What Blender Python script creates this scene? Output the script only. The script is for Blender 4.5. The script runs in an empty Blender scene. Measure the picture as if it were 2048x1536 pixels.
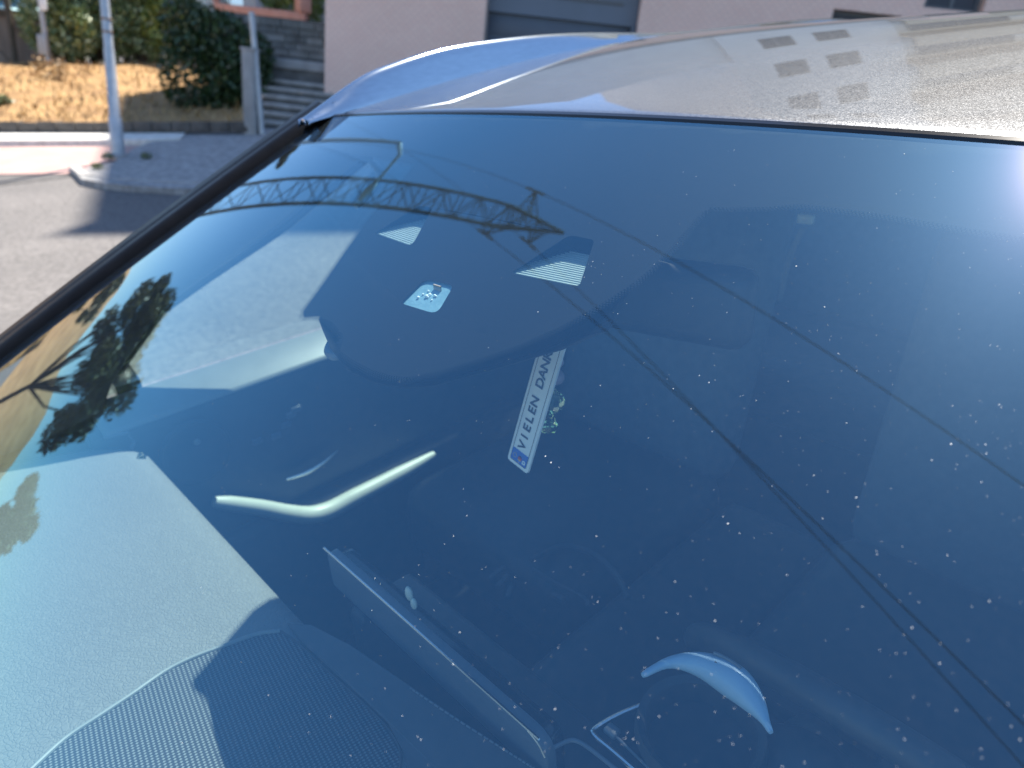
import bpy, bmesh, math, random
import numpy as np
from mathutils import Vector, Matrix, geometry
R_ = math.radians
SC = bpy.context.scene
COL = SC.collection
random.seed(7)
rng = np.random.default_rng(11)

# ------------------------------------------------------------------ frames
# car frame: origin = middle of the windscreen header, x to the car's left, y to its rear, z up
FPX = 1366.0
CC = np.array([0.46861935985380276, -0.5587117025612667, 0.06761280117892697])
CR = np.array([[0.6888055033698998, 0.7233438559978638, -0.04817306838349757],
               [0.29080659744190557, -0.3365680620413828, -0.8956302041009837],
               [-0.6640621216509799, 0.6029059674641227, -0.44218309893589275]])
UP = np.array([0.045526646932417474, 0.17288528827199165, 0.9838892221780872]); UP /= np.linalg.norm(UP)
XW = np.array([1.0, 0, 0]) - UP * UP[0]; XW /= np.linalg.norm(XW)
YW = np.cross(UP, XW)
RW = np.stack([XW, YW, UP])                   # car -> world
HDR = 1.55                                    # header height above the road
TW = -RW @ np.array([0, 0, -HDR])
def W(p): return RW @ np.asarray(p, float) + TW
def Wv(v): return RW @ np.asarray(v, float)
MCAR = Matrix([[*RW[0], TW[0]], [*RW[1], TW[1]], [*RW[2], TW[2]], [0, 0, 0, 1]])
SUN_C = np.array([-0.065, 0.52, 0.852]); SUN_C /= np.linalg.norm(SUN_C)
SUN_W = Wv(SUN_C)

# ------------------------------------------------------------------ camera, light, exposure
cam_d = bpy.data.cameras.new('camera'); cam = bpy.data.objects.new('camera', cam_d); COL.objects.link(cam)
RT = RW @ np.stack([CR[0], -CR[1], -CR[2]], 1)
cw = W(CC)
cam.matrix_world = Matrix([[*RT[0], cw[0]], [*RT[1], cw[1]], [*RT[2], cw[2]], [0, 0, 0, 1]])
cam_d.sensor_width = 36.0; cam_d.lens = 36.0 * FPX / 2048
cam_d.clip_start = 0.02; cam_d.clip_end = 3000
cam_d.dof.use_dof = True; cam_d.dof.focus_distance = 0.52; cam_d.dof.aperture_fstop = 6.3
SC.camera = cam

world = bpy.data.worlds.new('World'); SC.world = world; world.use_nodes = True
nt = world.node_tree; nt.nodes.clear()
sky = nt.nodes.new('ShaderNodeTexSky'); sky.sky_type = 'NISHITA'; sky.sun_disc = False
sky.sun_elevation = math.asin(SUN_W[2]); sky.sun_rotation = math.atan2(SUN_W[0], SUN_W[1])
sky.air_density = 1.0; sky.dust_density = 0.15; sky.ozone_density = 6.0
bg = nt.nodes.new('ShaderNodeBackground'); bg.inputs['Strength'].default_value = 0.09
wo = nt.nodes.new('ShaderNodeOutputWorld')
nt.links.new(sky.outputs[0], bg.inputs[0]); nt.links.new(bg.outputs[0], wo.inputs[0])

sun_d = bpy.data.lights.new('sun', 'SUN'); sun = bpy.data.objects.new('sun', sun_d); COL.objects.link(sun)
sun_d.energy = 4.6; sun_d.angle = R_(0.35); sun_d.color = (1.0, 0.93, 0.83)
sun.rotation_mode = 'QUATERNION'; sun.rotation_quaternion = Vector(SUN_W).to_track_quat('Z', 'Y')
sun.location = (0, 0, 40)

SC.view_settings.view_transform = 'Standard'; SC.view_settings.look = 'None'
SC.view_settings.gamma = 1.0; SC.view_settings.use_curve_mapping = False
SC.view_settings.exposure = 1.6
SC.render.engine = 'CYCLES'
SC.cycles.use_denoising = True
SC.cycles.max_bounces = 10; SC.cycles.transparent_max_bounces = 16; SC.cycles.glossy_bounces = 5
SC.cycles.caustics_reflective = False; SC.cycles.caustics_refractive = False
SC.cycles.sample_clamp_indirect = 6.0

# ------------------------------------------------------------------ pixel helpers (photo pixels, 2048 wide)
def ray(x, y):
    v = CR.T @ np.array([(x - 1024) / FPX, (y - 768) / FPX, 1.0]); return v / np.linalg.norm(v)
RHO, KY, KZ, BU = 0.4937413007999413, 0.09349148554106552, 0.0586574494109846, 0.01021027905556384
N0 = np.array([0, -math.sin(RHO), math.cos(RHO)])
def gw(s): return 0.60 + 0.18827 * s + 0.02213 * s * s           # half width of the screen at s
def surf(u, s):
    return np.array([u, KY*u*u - s*math.cos(RHO), -KZ*u*u - s*math.sin(RHO)]) + N0 * 4 * BU * s * (1 - s)
def gnorm(u, s):
    e = 1e-4; a = surf(u+e, s) - surf(u-e, s); c = surf(u, s+e) - surf(u, s-e)
    n = np.cross(c, a); n /= np.linalg.norm(n); return n if n[2] > 0 else -n
def us(x, y):
    v = ray(x, y); p = np.array([0., .3, 1.])
    for _ in range(25):
        F = lambda q: surf(q[0], q[1]) - (CC + q[2] * v)
        r = F(p); J = np.stack([(F(p + e) - r) / 1e-6 for e in np.eye(3) * 1e-6], 1); p = p - np.linalg.solve(J, r)
    return p[:2]
def at(x, y, t): return CC + ray(x, y) * t                      # car frame
def atz(x, y, z): v = ray(x, y); return CC + v * (z - CC[2]) / v[2]
def aty(x, y, Y): v = ray(x, y); return CC + v * (Y - CC[1]) / v[1]
def atx(x, y, X): v = ray(x, y); return CC + v * (X - CC[0]) / v[0]
GN = np.array([.047, 0, 1.0]); GP = np.array([-1.2, 0, -HDR])
def gpt(x, y, lift=0.0):                                        # on the ground left of the car, car frame
    v = ray(x, y); P0 = GP + np.array([0, 0, lift]); return CC + v * (GN @ (P0 - CC)) / (GN @ v)
def refl(x, y):
    u, s = us(x, y); n = gnorm(u, s); v = ray(x, y); return v - 2 * (v @ n) * n, surf(u, s)

# ------------------------------------------------------------------ materials
def new_mat(name):
    m = bpy.data.materials.new(name); m.use_nodes = True; m.node_tree.nodes.clear(); return m, m.node_tree
def L(t, a, b): t.links.new(a, b)
def N(t, kind, **kw):
    n = t.nodes.new(kind)
    for k, v in kw.items():
        if hasattr(n, k): setattr(n, k, v)
        else: n.inputs[k.replace('_', ' ')].default_value = v
    return n
def rgba(c): return (*c, 1.0)
def mat(name, c1, c2=None, scale=8.0, rough=0.6, metal=0.0, bump=0.0, bscale=None, coat=0.0, spec=0.5, detail=5.0, stretch=(1, 1, 1), bdist=0.01):
    m, t = new_mat(name)
    p = N(t, 'ShaderNodeBsdfPrincipled'); o = N(t, 'ShaderNodeOutputMaterial'); L(t, p.outputs[0], o.inputs[0])
    p.inputs['Roughness'].default_value = rough; p.inputs['Metallic'].default_value = metal
    p.inputs['Coat Weight'].default_value = coat; p.inputs['Coat Roughness'].default_value = 0.03
    p.inputs['Specular IOR Level'].default_value = spec
    tc = N(t, 'ShaderNodeTexCoord'); mp = N(t, 'ShaderNodeMapping'); mp.inputs['Scale'].default_value = stretch
    L(t, tc.outputs['Object'], mp.inputs[0])
    nz = N(t, 'ShaderNodeTexNoise'); nz.inputs['Scale'].default_value = scale; nz.inputs['Detail'].default_value = detail
    L(t, mp.outputs[0], nz.inputs['Vector'])
    rp = N(t, 'ShaderNodeValToRGB'); rp.color_ramp.elements[0].position = 0.32; rp.color_ramp.elements[1].position = 0.7
    c2 = c2 or tuple(min(1, x * 1.12) for x in c1)
    rp.color_ramp.elements[0].color = rgba(c1); rp.color_ramp.elements[1].color = rgba(c2)
    L(t, nz.outputs[0], rp.inputs[0]); L(t, rp.outputs[0], p.inputs['Base Color'])
    if bump:
        b = N(t, 'ShaderNodeBump'); b.inputs['Strength'].default_value = bump; b.inputs['Distance'].default_value = bdist
        n2 = N(t, 'ShaderNodeTexNoise'); n2.inputs['Scale'].default_value = bscale or scale * 4; n2.inputs['Detail'].default_value = 4
        L(t, mp.outputs[0], n2.inputs['Vector']); L(t, n2.outputs[0], b.inputs['Height']); L(t, b.outputs[0], p.inputs['Normal'])
    return m

def thin_glass(name, tint, dust=0.0, sheen=0.0, n=1.5, rc=(0.98, 0.98, 1)):
    m, t = new_mat(name)
    geo = N(t, 'ShaderNodeNewGeometry')
    ior = N(t, 'ShaderNodeMix'); ior.data_type = 'FLOAT'
    ior.inputs[2].default_value = n; ior.inputs[3].default_value = 1 / n
    L(t, geo.outputs['Backfacing'], ior.inputs[0])
    fr = N(t, 'ShaderNodeFresnel'); L(t, ior.outputs[0], fr.inputs['IOR'])
    a = N(t, 'ShaderNodeMath', operation='MULTIPLY'); a.inputs[1].default_value = 2.0; L(t, fr.outputs[0], a.inputs[0])
    b = N(t, 'ShaderNodeMath', operation='ADD'); b.inputs[1].default_value = 1.0; L(t, fr.outputs[0], b.inputs[0])
    c = N(t, 'ShaderNodeMath', operation='DIVIDE'); L(t, a.outputs[0], c.inputs[0]); L(t, b.outputs[0], c.inputs[1])
    tr = N(t, 'ShaderNodeBsdfTransparent'); tr.inputs[0].default_value = rgba(tint)
    gl = N(t, 'ShaderNodeBsdfGlossy'); gl.inputs['Roughness'].default_value = 0.0; gl.inputs['Color'].default_value = rgba(rc)
    cm = N(t, 'ShaderNodeMix'); cm.data_type = 'RGBA'; cm.inputs[6].default_value = rgba(rc); cm.inputs[7].default_value = (1, 1, 1, 1)
    cf = N(t, 'ShaderNodeMapRange'); cf.inputs[1].default_value = 0.38; cf.inputs[2].default_value = 0.75; L(t, c.outputs[0], cf.inputs[0]); L(t, cf.outputs[0], cm.inputs[0]); L(t, cm.outputs[2], gl.inputs['Color'])
    mx = N(t, 'ShaderNodeMixShader'); L(t, c.outputs[0], mx.inputs[0]); L(t, tr.outputs[0], mx.inputs[1]); L(t, gl.outputs[0], mx.inputs[2])
    out = mx.outputs[0]
    if dust:
        tc = N(t, 'ShaderNodeTexCoord')
        nz = N(t, 'ShaderNodeTexNoise'); nz.inputs['Scale'].default_value = 7; nz.inputs['Detail'].default_value = 6; L(t, tc.outputs['Object'], nz.inputs['Vector'])
        n2 = N(t, 'ShaderNodeTexNoise'); n2.inputs['Scale'].default_value = 260; n2.inputs['Detail'].default_value = 2; L(t, tc.outputs['Object'], n2.inputs['Vector'])
        mm = N(t, 'ShaderNodeMath', operation='MULTIPLY'); L(t, nz.outputs[0], mm.inputs[0]); L(t, n2.outputs[0], mm.inputs[1])
        m2 = N(t, 'ShaderNodeMath', operation='MULTIPLY'); L(t, mm.outputs[0], m2.inputs[0]); m2.inputs[1].default_value = dust * 4
        df = N(t, 'ShaderNodeBsdfDiffuse'); df.inputs[0].default_value = (0.62, 0.66, 0.72, 1)
        m3 = N(t, 'ShaderNodeMixShader'); L(t, m2.outputs[0], m3.inputs[0]); L(t, out, m3.inputs[1]); L(t, df.outputs[0], m3.inputs[2]); out = m3.outputs[0]
    if sheen:
        g2 = N(t, 'ShaderNodeBsdfGlossy'); g2.inputs['Roughness'].default_value = 0.13; g2.inputs['Color'].default_value = (1.0, 0.74, 1, 1)
        m4 = N(t, 'ShaderNodeMixShader'); m4.inputs[0].default_value = sheen; L(t, out, m4.inputs[1]); L(t, g2.outputs[0], m4.inputs[2]); out = m4.outputs[0]
        g3 = N(t, 'ShaderNodeBsdfGlossy'); g3.inputs['Roughness'].default_value = 0.42; g3.inputs['Color'].default_value = (0.3, 0.6, 1.0, 1)
        m5 = N(t, 'ShaderNodeMixShader'); m5.inputs[0].default_value = sheen * 1.15; L(t, out, m5.inputs[1]); L(t, g3.outputs[0], m5.inputs[2]); out = m5.outputs[0]
    o = N(t, 'ShaderNodeOutputMaterial'); L(t, out, o.inputs[0])
    return m

def paint_mat():
    m, t = new_mat('metallic paint')
    p = N(t, 'ShaderNodeBsdfPrincipled'); o = N(t, 'ShaderNodeOutputMaterial'); L(t, p.outputs[0], o.inputs[0])
    p.inputs['Metallic'].default_value = 0.8; p.inputs['Roughness'].default_value = 0.36
    p.inputs['Coat Weight'].default_value = 1.0; p.inputs['Coat Roughness'].default_value = 0.015
    tc = N(t, 'ShaderNodeTexCoord')
    v = N(t, 'ShaderNodeTexVoronoi'); v.inputs['Scale'].default_value = 1500; L(t, tc.outputs['Object'], v.inputs['Vector'])
    rp = N(t, 'ShaderNodeValToRGB'); rp.color_ramp.elements[0].color = (0.048, 0.051, 0.057, 1); rp.color_ramp.elements[1].color = (0.15, 0.158, 0.172, 1)
    sp = N(t, 'ShaderNodeSeparateColor'); L(t, v.outputs['Color'], sp.inputs[0]); L(t, sp.outputs[0], rp.inputs[0]); L(t, rp.outputs[0], p.inputs['Base Color'])
    # flake normals
    sb = N(t, 'ShaderNodeVectorMath', operation='SUBTRACT'); L(t, v.outputs['Color'], sb.inputs[0]); sb.inputs[1].default_value = (.5, .5, .5)
    sc = N(t, 'ShaderNodeVectorMath', operation='SCALE'); L(t, sb.outputs[0], sc.inputs[0]); sc.inputs['Scale'].default_value = 0.16
    g = N(t, 'ShaderNodeNewGeometry')
    ad = N(t, 'ShaderNodeVectorMath', operation='ADD'); L(t, g.outputs['Normal'], ad.inputs[0]); L(t, sc.outputs[0], ad.inputs[1])
    nn = N(t, 'ShaderNodeVectorMath', operation='NORMALIZE'); L(t, ad.outputs[0], nn.inputs[0]); L(t, nn.outputs[0], p.inputs['Normal'])
    L(t, g.outputs['Normal'], p.inputs['Coat Normal'])
    return m

def leaf_mat(name, a, b, c):
    m, t = new_mat(name)
    p = N(t, 'ShaderNodeBsdfPrincipled'); o = N(t, 'ShaderNodeOutputMaterial'); L(t, p.outputs[0], o.inputs[0])
    p.inputs['Roughness'].default_value = 0.45
    g = N(t, 'ShaderNodeNewGeometry')
    rp = N(t, 'ShaderNodeValToRGB'); rp.color_ramp.elements[0].color = rgba(a); rp.color_ramp.elements[1].color = rgba(c)
    e = rp.color_ramp.elements.new(0.5); e.color = rgba(b)
    L(t, g.outputs['Random Per Island'], rp.inputs[0]); L(t, rp.outputs[0], p.inputs['Base Color'])
    return m

def dash_mat():
    m = mat('grained dashboard skin', (0.168, 0.17, 0.162), (0.193, 0.196, 0.187), scale=3, rough=0.6, spec=0.35)
    t = m.node_tree; p = next(n for n in t.nodes if n.type == 'BSDF_PRINCIPLED'); tc = next(n for n in t.nodes if n.type == 'TEX_COORD')
    v = N(t, 'ShaderNodeTexVoronoi'); v.feature = 'DISTANCE_TO_EDGE'; v.inputs['Scale'].default_value = 240
    nz = N(t, 'ShaderNodeTexNoise'); nz.inputs['Scale'].default_value = 60
    mx = N(t, 'ShaderNodeVectorMath', operation='MULTIPLY_ADD'); mx.inputs[1].default_value = (.012, .012, .012)
    L(t, tc.outputs['Object'], nz.inputs['Vector']); L(t, nz.outputs['Color'], mx.inputs[0]); L(t, tc.outputs['Object'], mx.inputs[2]); L(t, mx.outputs[0], v.inputs['Vector'])
    rp = N(t, 'ShaderNodeMapRange'); rp.inputs[1].default_value = 0; rp.inputs[2].default_value = 0.16; L(t, v.outputs['Distance'], rp.inputs[0])
    b = N(t, 'ShaderNodeBump'); b.inputs['Strength'].default_value = 0.6; b.inputs['Distance'].default_value = 0.0009
    L(t, rp.outputs[0], b.inputs['Height']); L(t, b.outputs[0], p.inputs['Normal'])
    return m

def brick_mat(name, c1, c2, mortar, bw, bh, rough=0.7, vec='facade', bump=0.4):
    """rows of small tiles; 'UV'-free: uses the object coordinates (a, depth, h)"""
    m, t = new_mat(name)
    p = N(t, 'ShaderNodeBsdfPrincipled'); o = N(t, 'ShaderNodeOutputMaterial'); L(t, p.outputs[0], o.inputs[0])
    p.inputs['Roughness'].default_value = rough
    tc = N(t, 'ShaderNodeTexCoord'); sp = N(t, 'ShaderNodeSeparateXYZ'); cb = N(t, 'ShaderNodeCombineXYZ')
    L(t, tc.outputs['Object'], sp.inputs[0])
    ad = N(t, 'ShaderNodeMath', operation='ADD'); L(t, sp.outputs[0], ad.inputs[0]); L(t, sp.outputs[1], ad.inputs[1])
    L(t, ad.outputs[0], cb.inputs[0]); L(t, sp.outputs[2], cb.inputs[1])
    b = N(t, 'ShaderNodeTexBrick'); b.inputs['Scale'].default_value = 1.0; b.inputs['Brick Width'].default_value = bw; b.inputs['Row Height'].default_value = bh
    b.inputs['Mortar Size'].default_value = min(bw, bh) * 0.12; b.inputs['Color1'].default_value = rgba(c1); b.inputs['Color2'].default_value = rgba(c2); b.inputs['Mortar'].default_value = rgba(mortar)
    L(t, cb.outputs[0], b.inputs['Vector'])
    nz = N(t, 'ShaderNodeTexNoise'); nz.inputs['Scale'].default_value = 0.9; nz.inputs['Detail'].default_value = 6; L(t, tc.outputs['Object'], nz.inputs['Vector'])
    mx = N(t, 'ShaderNodeMix'); mx.data_type = 'RGBA'; mx.blend_type = 'MULTIPLY'; mx.inputs[0].default_value = 0.5
    rp = N(t, 'ShaderNodeValToRGB'); rp.color_ramp.elements[0].color = (.68, .66, .64, 1); rp.color_ramp.elements[1].color = (1.12, 1.11, 1.1, 1); L(t, nz.outputs[0], rp.inputs[0])
    L(t, b.outputs[0], mx.inputs[6]); L(t, rp.outputs[0], mx.inputs[7]); L(t, mx.outputs[2], p.inputs['Base Color'])
    bp = N(t, 'ShaderNodeBump'); bp.inputs['Strength'].default_value = bump; bp.inputs['Distance'].default_value = 0.01; bp.invert = True
    L(t, b.outputs['Fac'], bp.inputs['Height']); L(t, bp.outputs[0], p.inputs['Normal'])
    return m

def weave_mat():
    m = mat('woven speaker cloth', (0.075, 0.085, 0.09), (0.09, 0.1, 0.105), scale=20, rough=0.7)
    t = m.node_tree; p = next(n for n in t.nodes if n.type == 'BSDF_PRINCIPLED'); tc = next(n for n in t.nodes if n.type == 'TEX_COORD')
    mp = N(t, 'ShaderNodeMapping'); mp.inputs['Rotation'].default_value = (0, 0, R_(8)); L(t, tc.outputs['Object'], mp.inputs[0])
    sp = N(t, 'ShaderNodeSeparateXYZ'); L(t, mp.outputs[0], sp.inputs[0])
    outs = []
    for i, k in ((0, 2100.0), (1, 1600.0)):
        a = N(t, 'ShaderNodeMath', operation='MULTIPLY'); a.inputs[1].default_value = k; L(t, sp.outputs[i], a.inputs[0])
        s = N(t, 'ShaderNodeMath', operation='SINE'); L(t, a.outputs[0], s.inputs[0]); outs.append(s)
    mm = N(t, 'ShaderNodeMath', operation='ADD'); L(t, outs[0].outputs[0], mm.inputs[0]); L(t, outs[1].outputs[0], mm.inputs[1])
    mr = N(t, 'ShaderNodeMapRange'); mr.inputs[1].default_value = -0.2; mr.inputs[2].default_value = 1.4; L(t, mm.outputs[0], mr.inputs[0])
    rp = N(t, 'ShaderNodeMix'); rp.data_type = 'RGBA'; rp.inputs[6].default_value = (0.02, 0.024, 0.03, 1); rp.inputs[7].default_value = (0.19, 0.205, 0.205, 1)
    L(t, mr.outputs[0], rp.inputs[0]); L(t, rp.outputs[2], p.inputs['Base Color'])
    b = N(t, 'ShaderNodeBump'); b.inputs['Strength'].default_value = 0.7; b.inputs['Distance'].default_value = 0.0006
    L(t, mr.outputs[0], b.inputs['Height']); L(t, b.outputs[0], p.inputs['Normal'])
    return m

M = {}
M['glass'] = thin_glass('windscreen glass', (0.80, 0.95, 0.95), dust=0.003, sheen=0.0085, n=2.05, rc=(0.25, 0.58, 0.72))
M['side_glass'] = thin_glass('side window glass', (0.74, 0.86, 0.82))
M['paint'] = paint_mat()
M['frit'] = mat('black ceramic frit', (0.008, 0.008, 0.01), rough=0.8, spec=0.1)
M['rubber'] = mat('black rubber', (0.003, 0.003, 0.0035), (0.005, 0.005, 0.0055), scale=40, rough=0.4, bump=0.05, spec=0.12)
M['gloss_black'] = mat('gloss black trim', (0.006, 0.006, 0.007), rough=0.12)
M['alu'] = mat('brushed aluminium rail', (0.42, 0.47, 0.5), (0.48, 0.53, 0.56), scale=50, rough=0.16, metal=1.0, stretch=(6, 1, 6))
M['chrome'] = mat('satin chrome trim', (0.6, 0.61, 0.63), rough=0.2, metal=1.0)
M['dash'] = dash_mat()
M['dark_plastic'] = mat('dark cabin plastic', (0.03, 0.032, 0.035), (0.04, 0.042, 0.045), scale=30, rough=0.5, bump=0.1, bscale=300, bdist=0.0005)
M['soft_plastic'] = mat('soft grey door skin', (0.06, 0.063, 0.067), (0.075, 0.078, 0.082), scale=30, rough=0.55)
M['cap'] = mat('pale door cap', (0.20, 0.215, 0.205), (0.23, 0.245, 0.235), scale=25, rough=0.4, bump=0.08, bscale=300, bdist=0.0004)
M['trim'] = mat('pale satin trim', (0.5, 0.54, 0.47), (0.56, 0.6, 0.53), scale=30, rough=0.4)
M['headliner'] = mat('grey headliner cloth', (0.55, 0.56, 0.56), (0.6, 0.61, 0.61), scale=60, rough=0.9)
M['seat'] = mat('black seat leather', (0.04, 0.044, 0.048), (0.055, 0.059, 0.063), scale=14, rough=0.5, bump=0.15, bscale=200, bdist=0.001)
M['seat_back'] = mat('grey seat back cloth', (0.10, 0.107, 0.113), (0.13, 0.137, 0.143), scale=40, rough=0.85, bump=0.15, bscale=400, bdist=0.0008)
M['screen'] = mat('screen back plastic', (0.12, 0.135, 0.155), (0.135, 0.15, 0.17), scale=20, rough=0.3)
M['weave'] = weave_mat()
M['belt'] = mat('grey seat belt web', (0.16, 0.17, 0.18), scale=200, rough=0.8)
M['pad'] = mat('blue sensor gel', (0.18, 0.30, 0.36), (0.24, 0.37, 0.43), scale=60, rough=0.15, bump=0.1)
M['shield'] = mat('ribbed camera shield', (0.2, 0.225, 0.23), (0.22, 0.245, 0.25), scale=60, rough=0.6)
M['rib'] = mat('pale shield rib', (0.4, 0.44, 0.43), scale=60, rough=0.6)
M['white'] = mat('white plate', (0.88, 0.9, 0.88), (0.9, 0.91, 0.9), scale=30, rough=0.35)
M['ink'] = mat('black ink', (0.012, 0.012, 0.012), rough=0.5)
M['blue'] = mat('blue plate field', (0.015, 0.12, 0.5), rough=0.4)
M['red'] = mat('red dot', (0.5, 0.03, 0.02), rough=0.4)
M['gold'] = mat('gold dot', (0.75, 0.45, 0.03), rough=0.4)
M['mauve'] = mat('mauve bead', (0.36, 0.27, 0.33), (0.42, 0.32, 0.37), scale=30, rough=0.35)
M['cord'] = mat('yellow cord', (0.62, 0.48, 0.14), scale=200, rough=0.8)
M['dust'] = mat('pale dust grain', (0.72, 0.73, 0.72), rough=0.9)
M['tyre'] = mat('tyre rubber', (0.015, 0.015, 0.015), rough=0.8, bump=0.2)
M['asphalt'] = mat('worn asphalt', (0.112, 0.105, 0.099), (0.152, 0.141, 0.133), scale=0.7, rough=0.9, bump=0.5, bscale=90, detail=12)
_t = M['asphalt'].node_tree; _p = next(n for n in _t.nodes if n.type == 'BSDF_PRINCIPLED'); _tc = next(n for n in _t.nodes if n.type == 'TEX_COORD'); _src = _p.inputs['Base Color'].links[0].from_socket
_n = N(_t, 'ShaderNodeTexNoise'); _n.inputs['Scale'].default_value = 26; _n.inputs['Detail'].default_value = 8; L(_t, _tc.outputs['Object'], _n.inputs['Vector'])
_r = N(_t, 'ShaderNodeValToRGB'); _r.color_ramp.elements[0].position = .3; _r.color_ramp.elements[1].position = .7; _r.color_ramp.elements[0].color = (.68, .68, .68, 1); _r.color_ramp.elements[1].color = (1.3, 1.3, 1.3, 1); L(_t, _n.outputs[0], _r.inputs[0])
_m = N(_t, 'ShaderNodeMix'); _m.data_type = 'RGBA'; _m.blend_type = 'MULTIPLY'; _m.inputs[0].default_value = 1; L(_t, _src, _m.inputs[6]); L(_t, _r.outputs[0], _m.inputs[7]); L(_t, _m.outputs[2], _p.inputs['Base Color'])
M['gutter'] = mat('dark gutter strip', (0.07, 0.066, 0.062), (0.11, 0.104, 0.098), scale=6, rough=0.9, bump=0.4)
M['cobble'] = mat('pale cobble pavement', (0.18, 0.176, 0.17), (0.36, 0.35, 0.335), scale=11, rough=0.85, bump=0.6, bscale=14, bdist=0.02, detail=3)
M['kerb'] = mat('limestone kerb', (0.26, 0.245, 0.225), (0.4, 0.38, 0.35), scale=5, rough=0.85, bump=0.3)
M['pink'] = mat('pink paving', (0.35, 0.225, 0.195), (0.43, 0.28, 0.245), scale=2, rough=0.85, bump=0.2)
M['gravel'] = mat('white limestone setts', (0.52, 0.5, 0.45), (0.7, 0.68, 0.62), scale=9, rough=0.9, bump=0.6, bscale=16, bdist=0.02)
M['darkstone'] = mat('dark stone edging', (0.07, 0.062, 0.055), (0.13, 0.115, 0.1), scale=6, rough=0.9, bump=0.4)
M['earth'] = mat('dry straw earth', (0.2, 0.11, 0.042), (0.38, 0.235, 0.095), scale=1.6, rough=0.95, bump=0.5, bscale=22, bdist=0.04, detail=8)
M['straw'] = leaf_mat('dry grass blades', (0.2, 0.115, 0.045), (0.36, 0.23, 0.095), (0.46, 0.32, 0.155))
M['pole'] = mat('galvanised pole', (0.36, 0.38, 0.40), (0.46, 0.48, 0.5), scale=12, rough=0.45, metal=0.3)
M['rust'] = mat('rusty band', (0.25, 0.14, 0.09), (0.32, 0.2, 0.13), scale=30, rough=0.8)
M['concrete'] = mat('weathered concrete', (0.25, 0.245, 0.235), (0.36, 0.35, 0.34), scale=4, rough=0.9, bump=0.3)
M['step'] = mat('shaded stair stone', (0.09, 0.086, 0.08), (0.16, 0.155, 0.148), scale=5, rough=0.9, bump=0.4)  # risers darkened: the stairs' shadow lines put into the colour
M['tread'] = mat('lit tread stone', (0.26, 0.25, 0.24), (0.4, 0.39, 0.37), scale=5, rough=0.9, bump=0.3)  # paler than the risers, light on the treads put into the colour
M['stone'] = mat('lichen stained stone', (0.10, 0.095, 0.088), (0.24, 0.235, 0.21), scale=3.5, rough=0.95, bump=0.5)
M['stone2'] = mat('pale stained stone', (0.2, 0.19, 0.17), (0.34, 0.33, 0.3), scale=3.5, rough=0.95, bump=0.5)
M['mortar'] = mat('dark mortar', (0.07, 0.066, 0.06), rough=0.95)
M['cream'] = mat('cream render', (0.62, 0.55, 0.42), (0.7, 0.63, 0.5), scale=3, rough=0.85)
M['salmon'] = mat('salmon painted rail', (0.6, 0.27, 0.18), (0.68, 0.34, 0.24), scale=4, rough=0.7)
M['tile'] = brick_mat('pink facade tile', (0.9, 0.6, 0.48), (0.93, 0.65, 0.52), (0.72, 0.5, 0.42), 0.14, 0.065)
M['tower_wall'] = mat('cream tower render', (0.66, 0.63, 0.59), (0.74, 0.71, 0.66), scale=1.2, rough=0.8)
M['tower_band'] = mat('tan tower band', (0.5, 0.4, 0.28), (0.57, 0.46, 0.33), scale=2, rough=0.8)
M['reveal'] = mat('brown reveal plaster', (0.45, 0.36, 0.32), (0.52, 0.42, 0.37), scale=5, rough=0.85)
M['door'] = mat('slate blue door paint', (0.065, 0.085, 0.12), (0.075, 0.1, 0.135), scale=2, rough=0.45)
M['door2'] = mat('slate door header', (0.11, 0.14, 0.18), (0.125, 0.155, 0.2), scale=2, rough=0.45)
M['pane'] = mat('dark window pane', (0.02, 0.028, 0.04), rough=0.06)
M['frame'] = mat('grey window frame', (0.1, 0.11, 0.12), rough=0.5)
M['blind'] = mat('dark blind', (0.035, 0.042, 0.055), (0.045, 0.052, 0.068), scale=8, rough=0.6)
M['maroon'] = mat('dark maroon panel', (0.09, 0.035, 0.035), rough=0.5)
M['shed'] = mat('brown shed boards', (0.19, 0.15, 0.12), (0.27, 0.22, 0.18), scale=7, rough=0.9, stretch=(1, 1, .15))
M['tarp'] = mat('pale blue sheet', (0.42, 0.66, 0.72), (0.55, 0.78, 0.82), scale=3, rough=0.35)
M['bark'] = mat('pine bark', (0.05, 0.034, 0.022), (0.1, 0.07, 0.045), scale=9, rough=0.95, bump=0.6, stretch=(1, 1, .25))
M['pine'] = leaf_mat('pine needles', (0.05, 0.052, 0.014), (0.105, 0.1, 0.028), (0.19, 0.16, 0.05))
M['hedge'] = leaf_mat('dark hedge leaves', (0.018, 0.035, 0.012), (0.03, 0.06, 0.018), (0.045, 0.085, 0.028))
M['oleander'] = leaf_mat('oleander leaves', (0.09, 0.14, 0.045), (0.2, 0.27, 0.11), (0.42, 0.48, 0.28))
M['lime'] = leaf_mat('lime green leaves', (0.12, 0.17, 0.03), (0.2, 0.25, 0.05), (0.3, 0.34, 0.09))
M['weed'] = leaf_mat('weed leaves', (0.05, 0.075, 0.02), (0.09, 0.11, 0.035), (0.13, 0.15, 0.06))
M['steel'] = mat('pylon steel', (0.11, 0.09, 0.065), (0.15, 0.12, 0.09), scale=9, rough=0.7, metal=0.2)
M['cable'] = mat('aluminium cable', (0.03, 0.03, 0.032), rough=0.7)
M['ceramic'] = mat('brown insulator', (0.16, 0.09, 0.04), rough=0.4)
M['hill'] = mat('dry hillside', (0.27, 0.145, 0.06), (0.40, 0.23, 0.105), scale=0.35, rough=0.95, bump=0.5, bscale=3, bdist=0.2, detail=9)
M['crystal'] = (lambda m: m)(new_mat('cut crystal')[0])
_t = M['crystal'].node_tree
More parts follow.
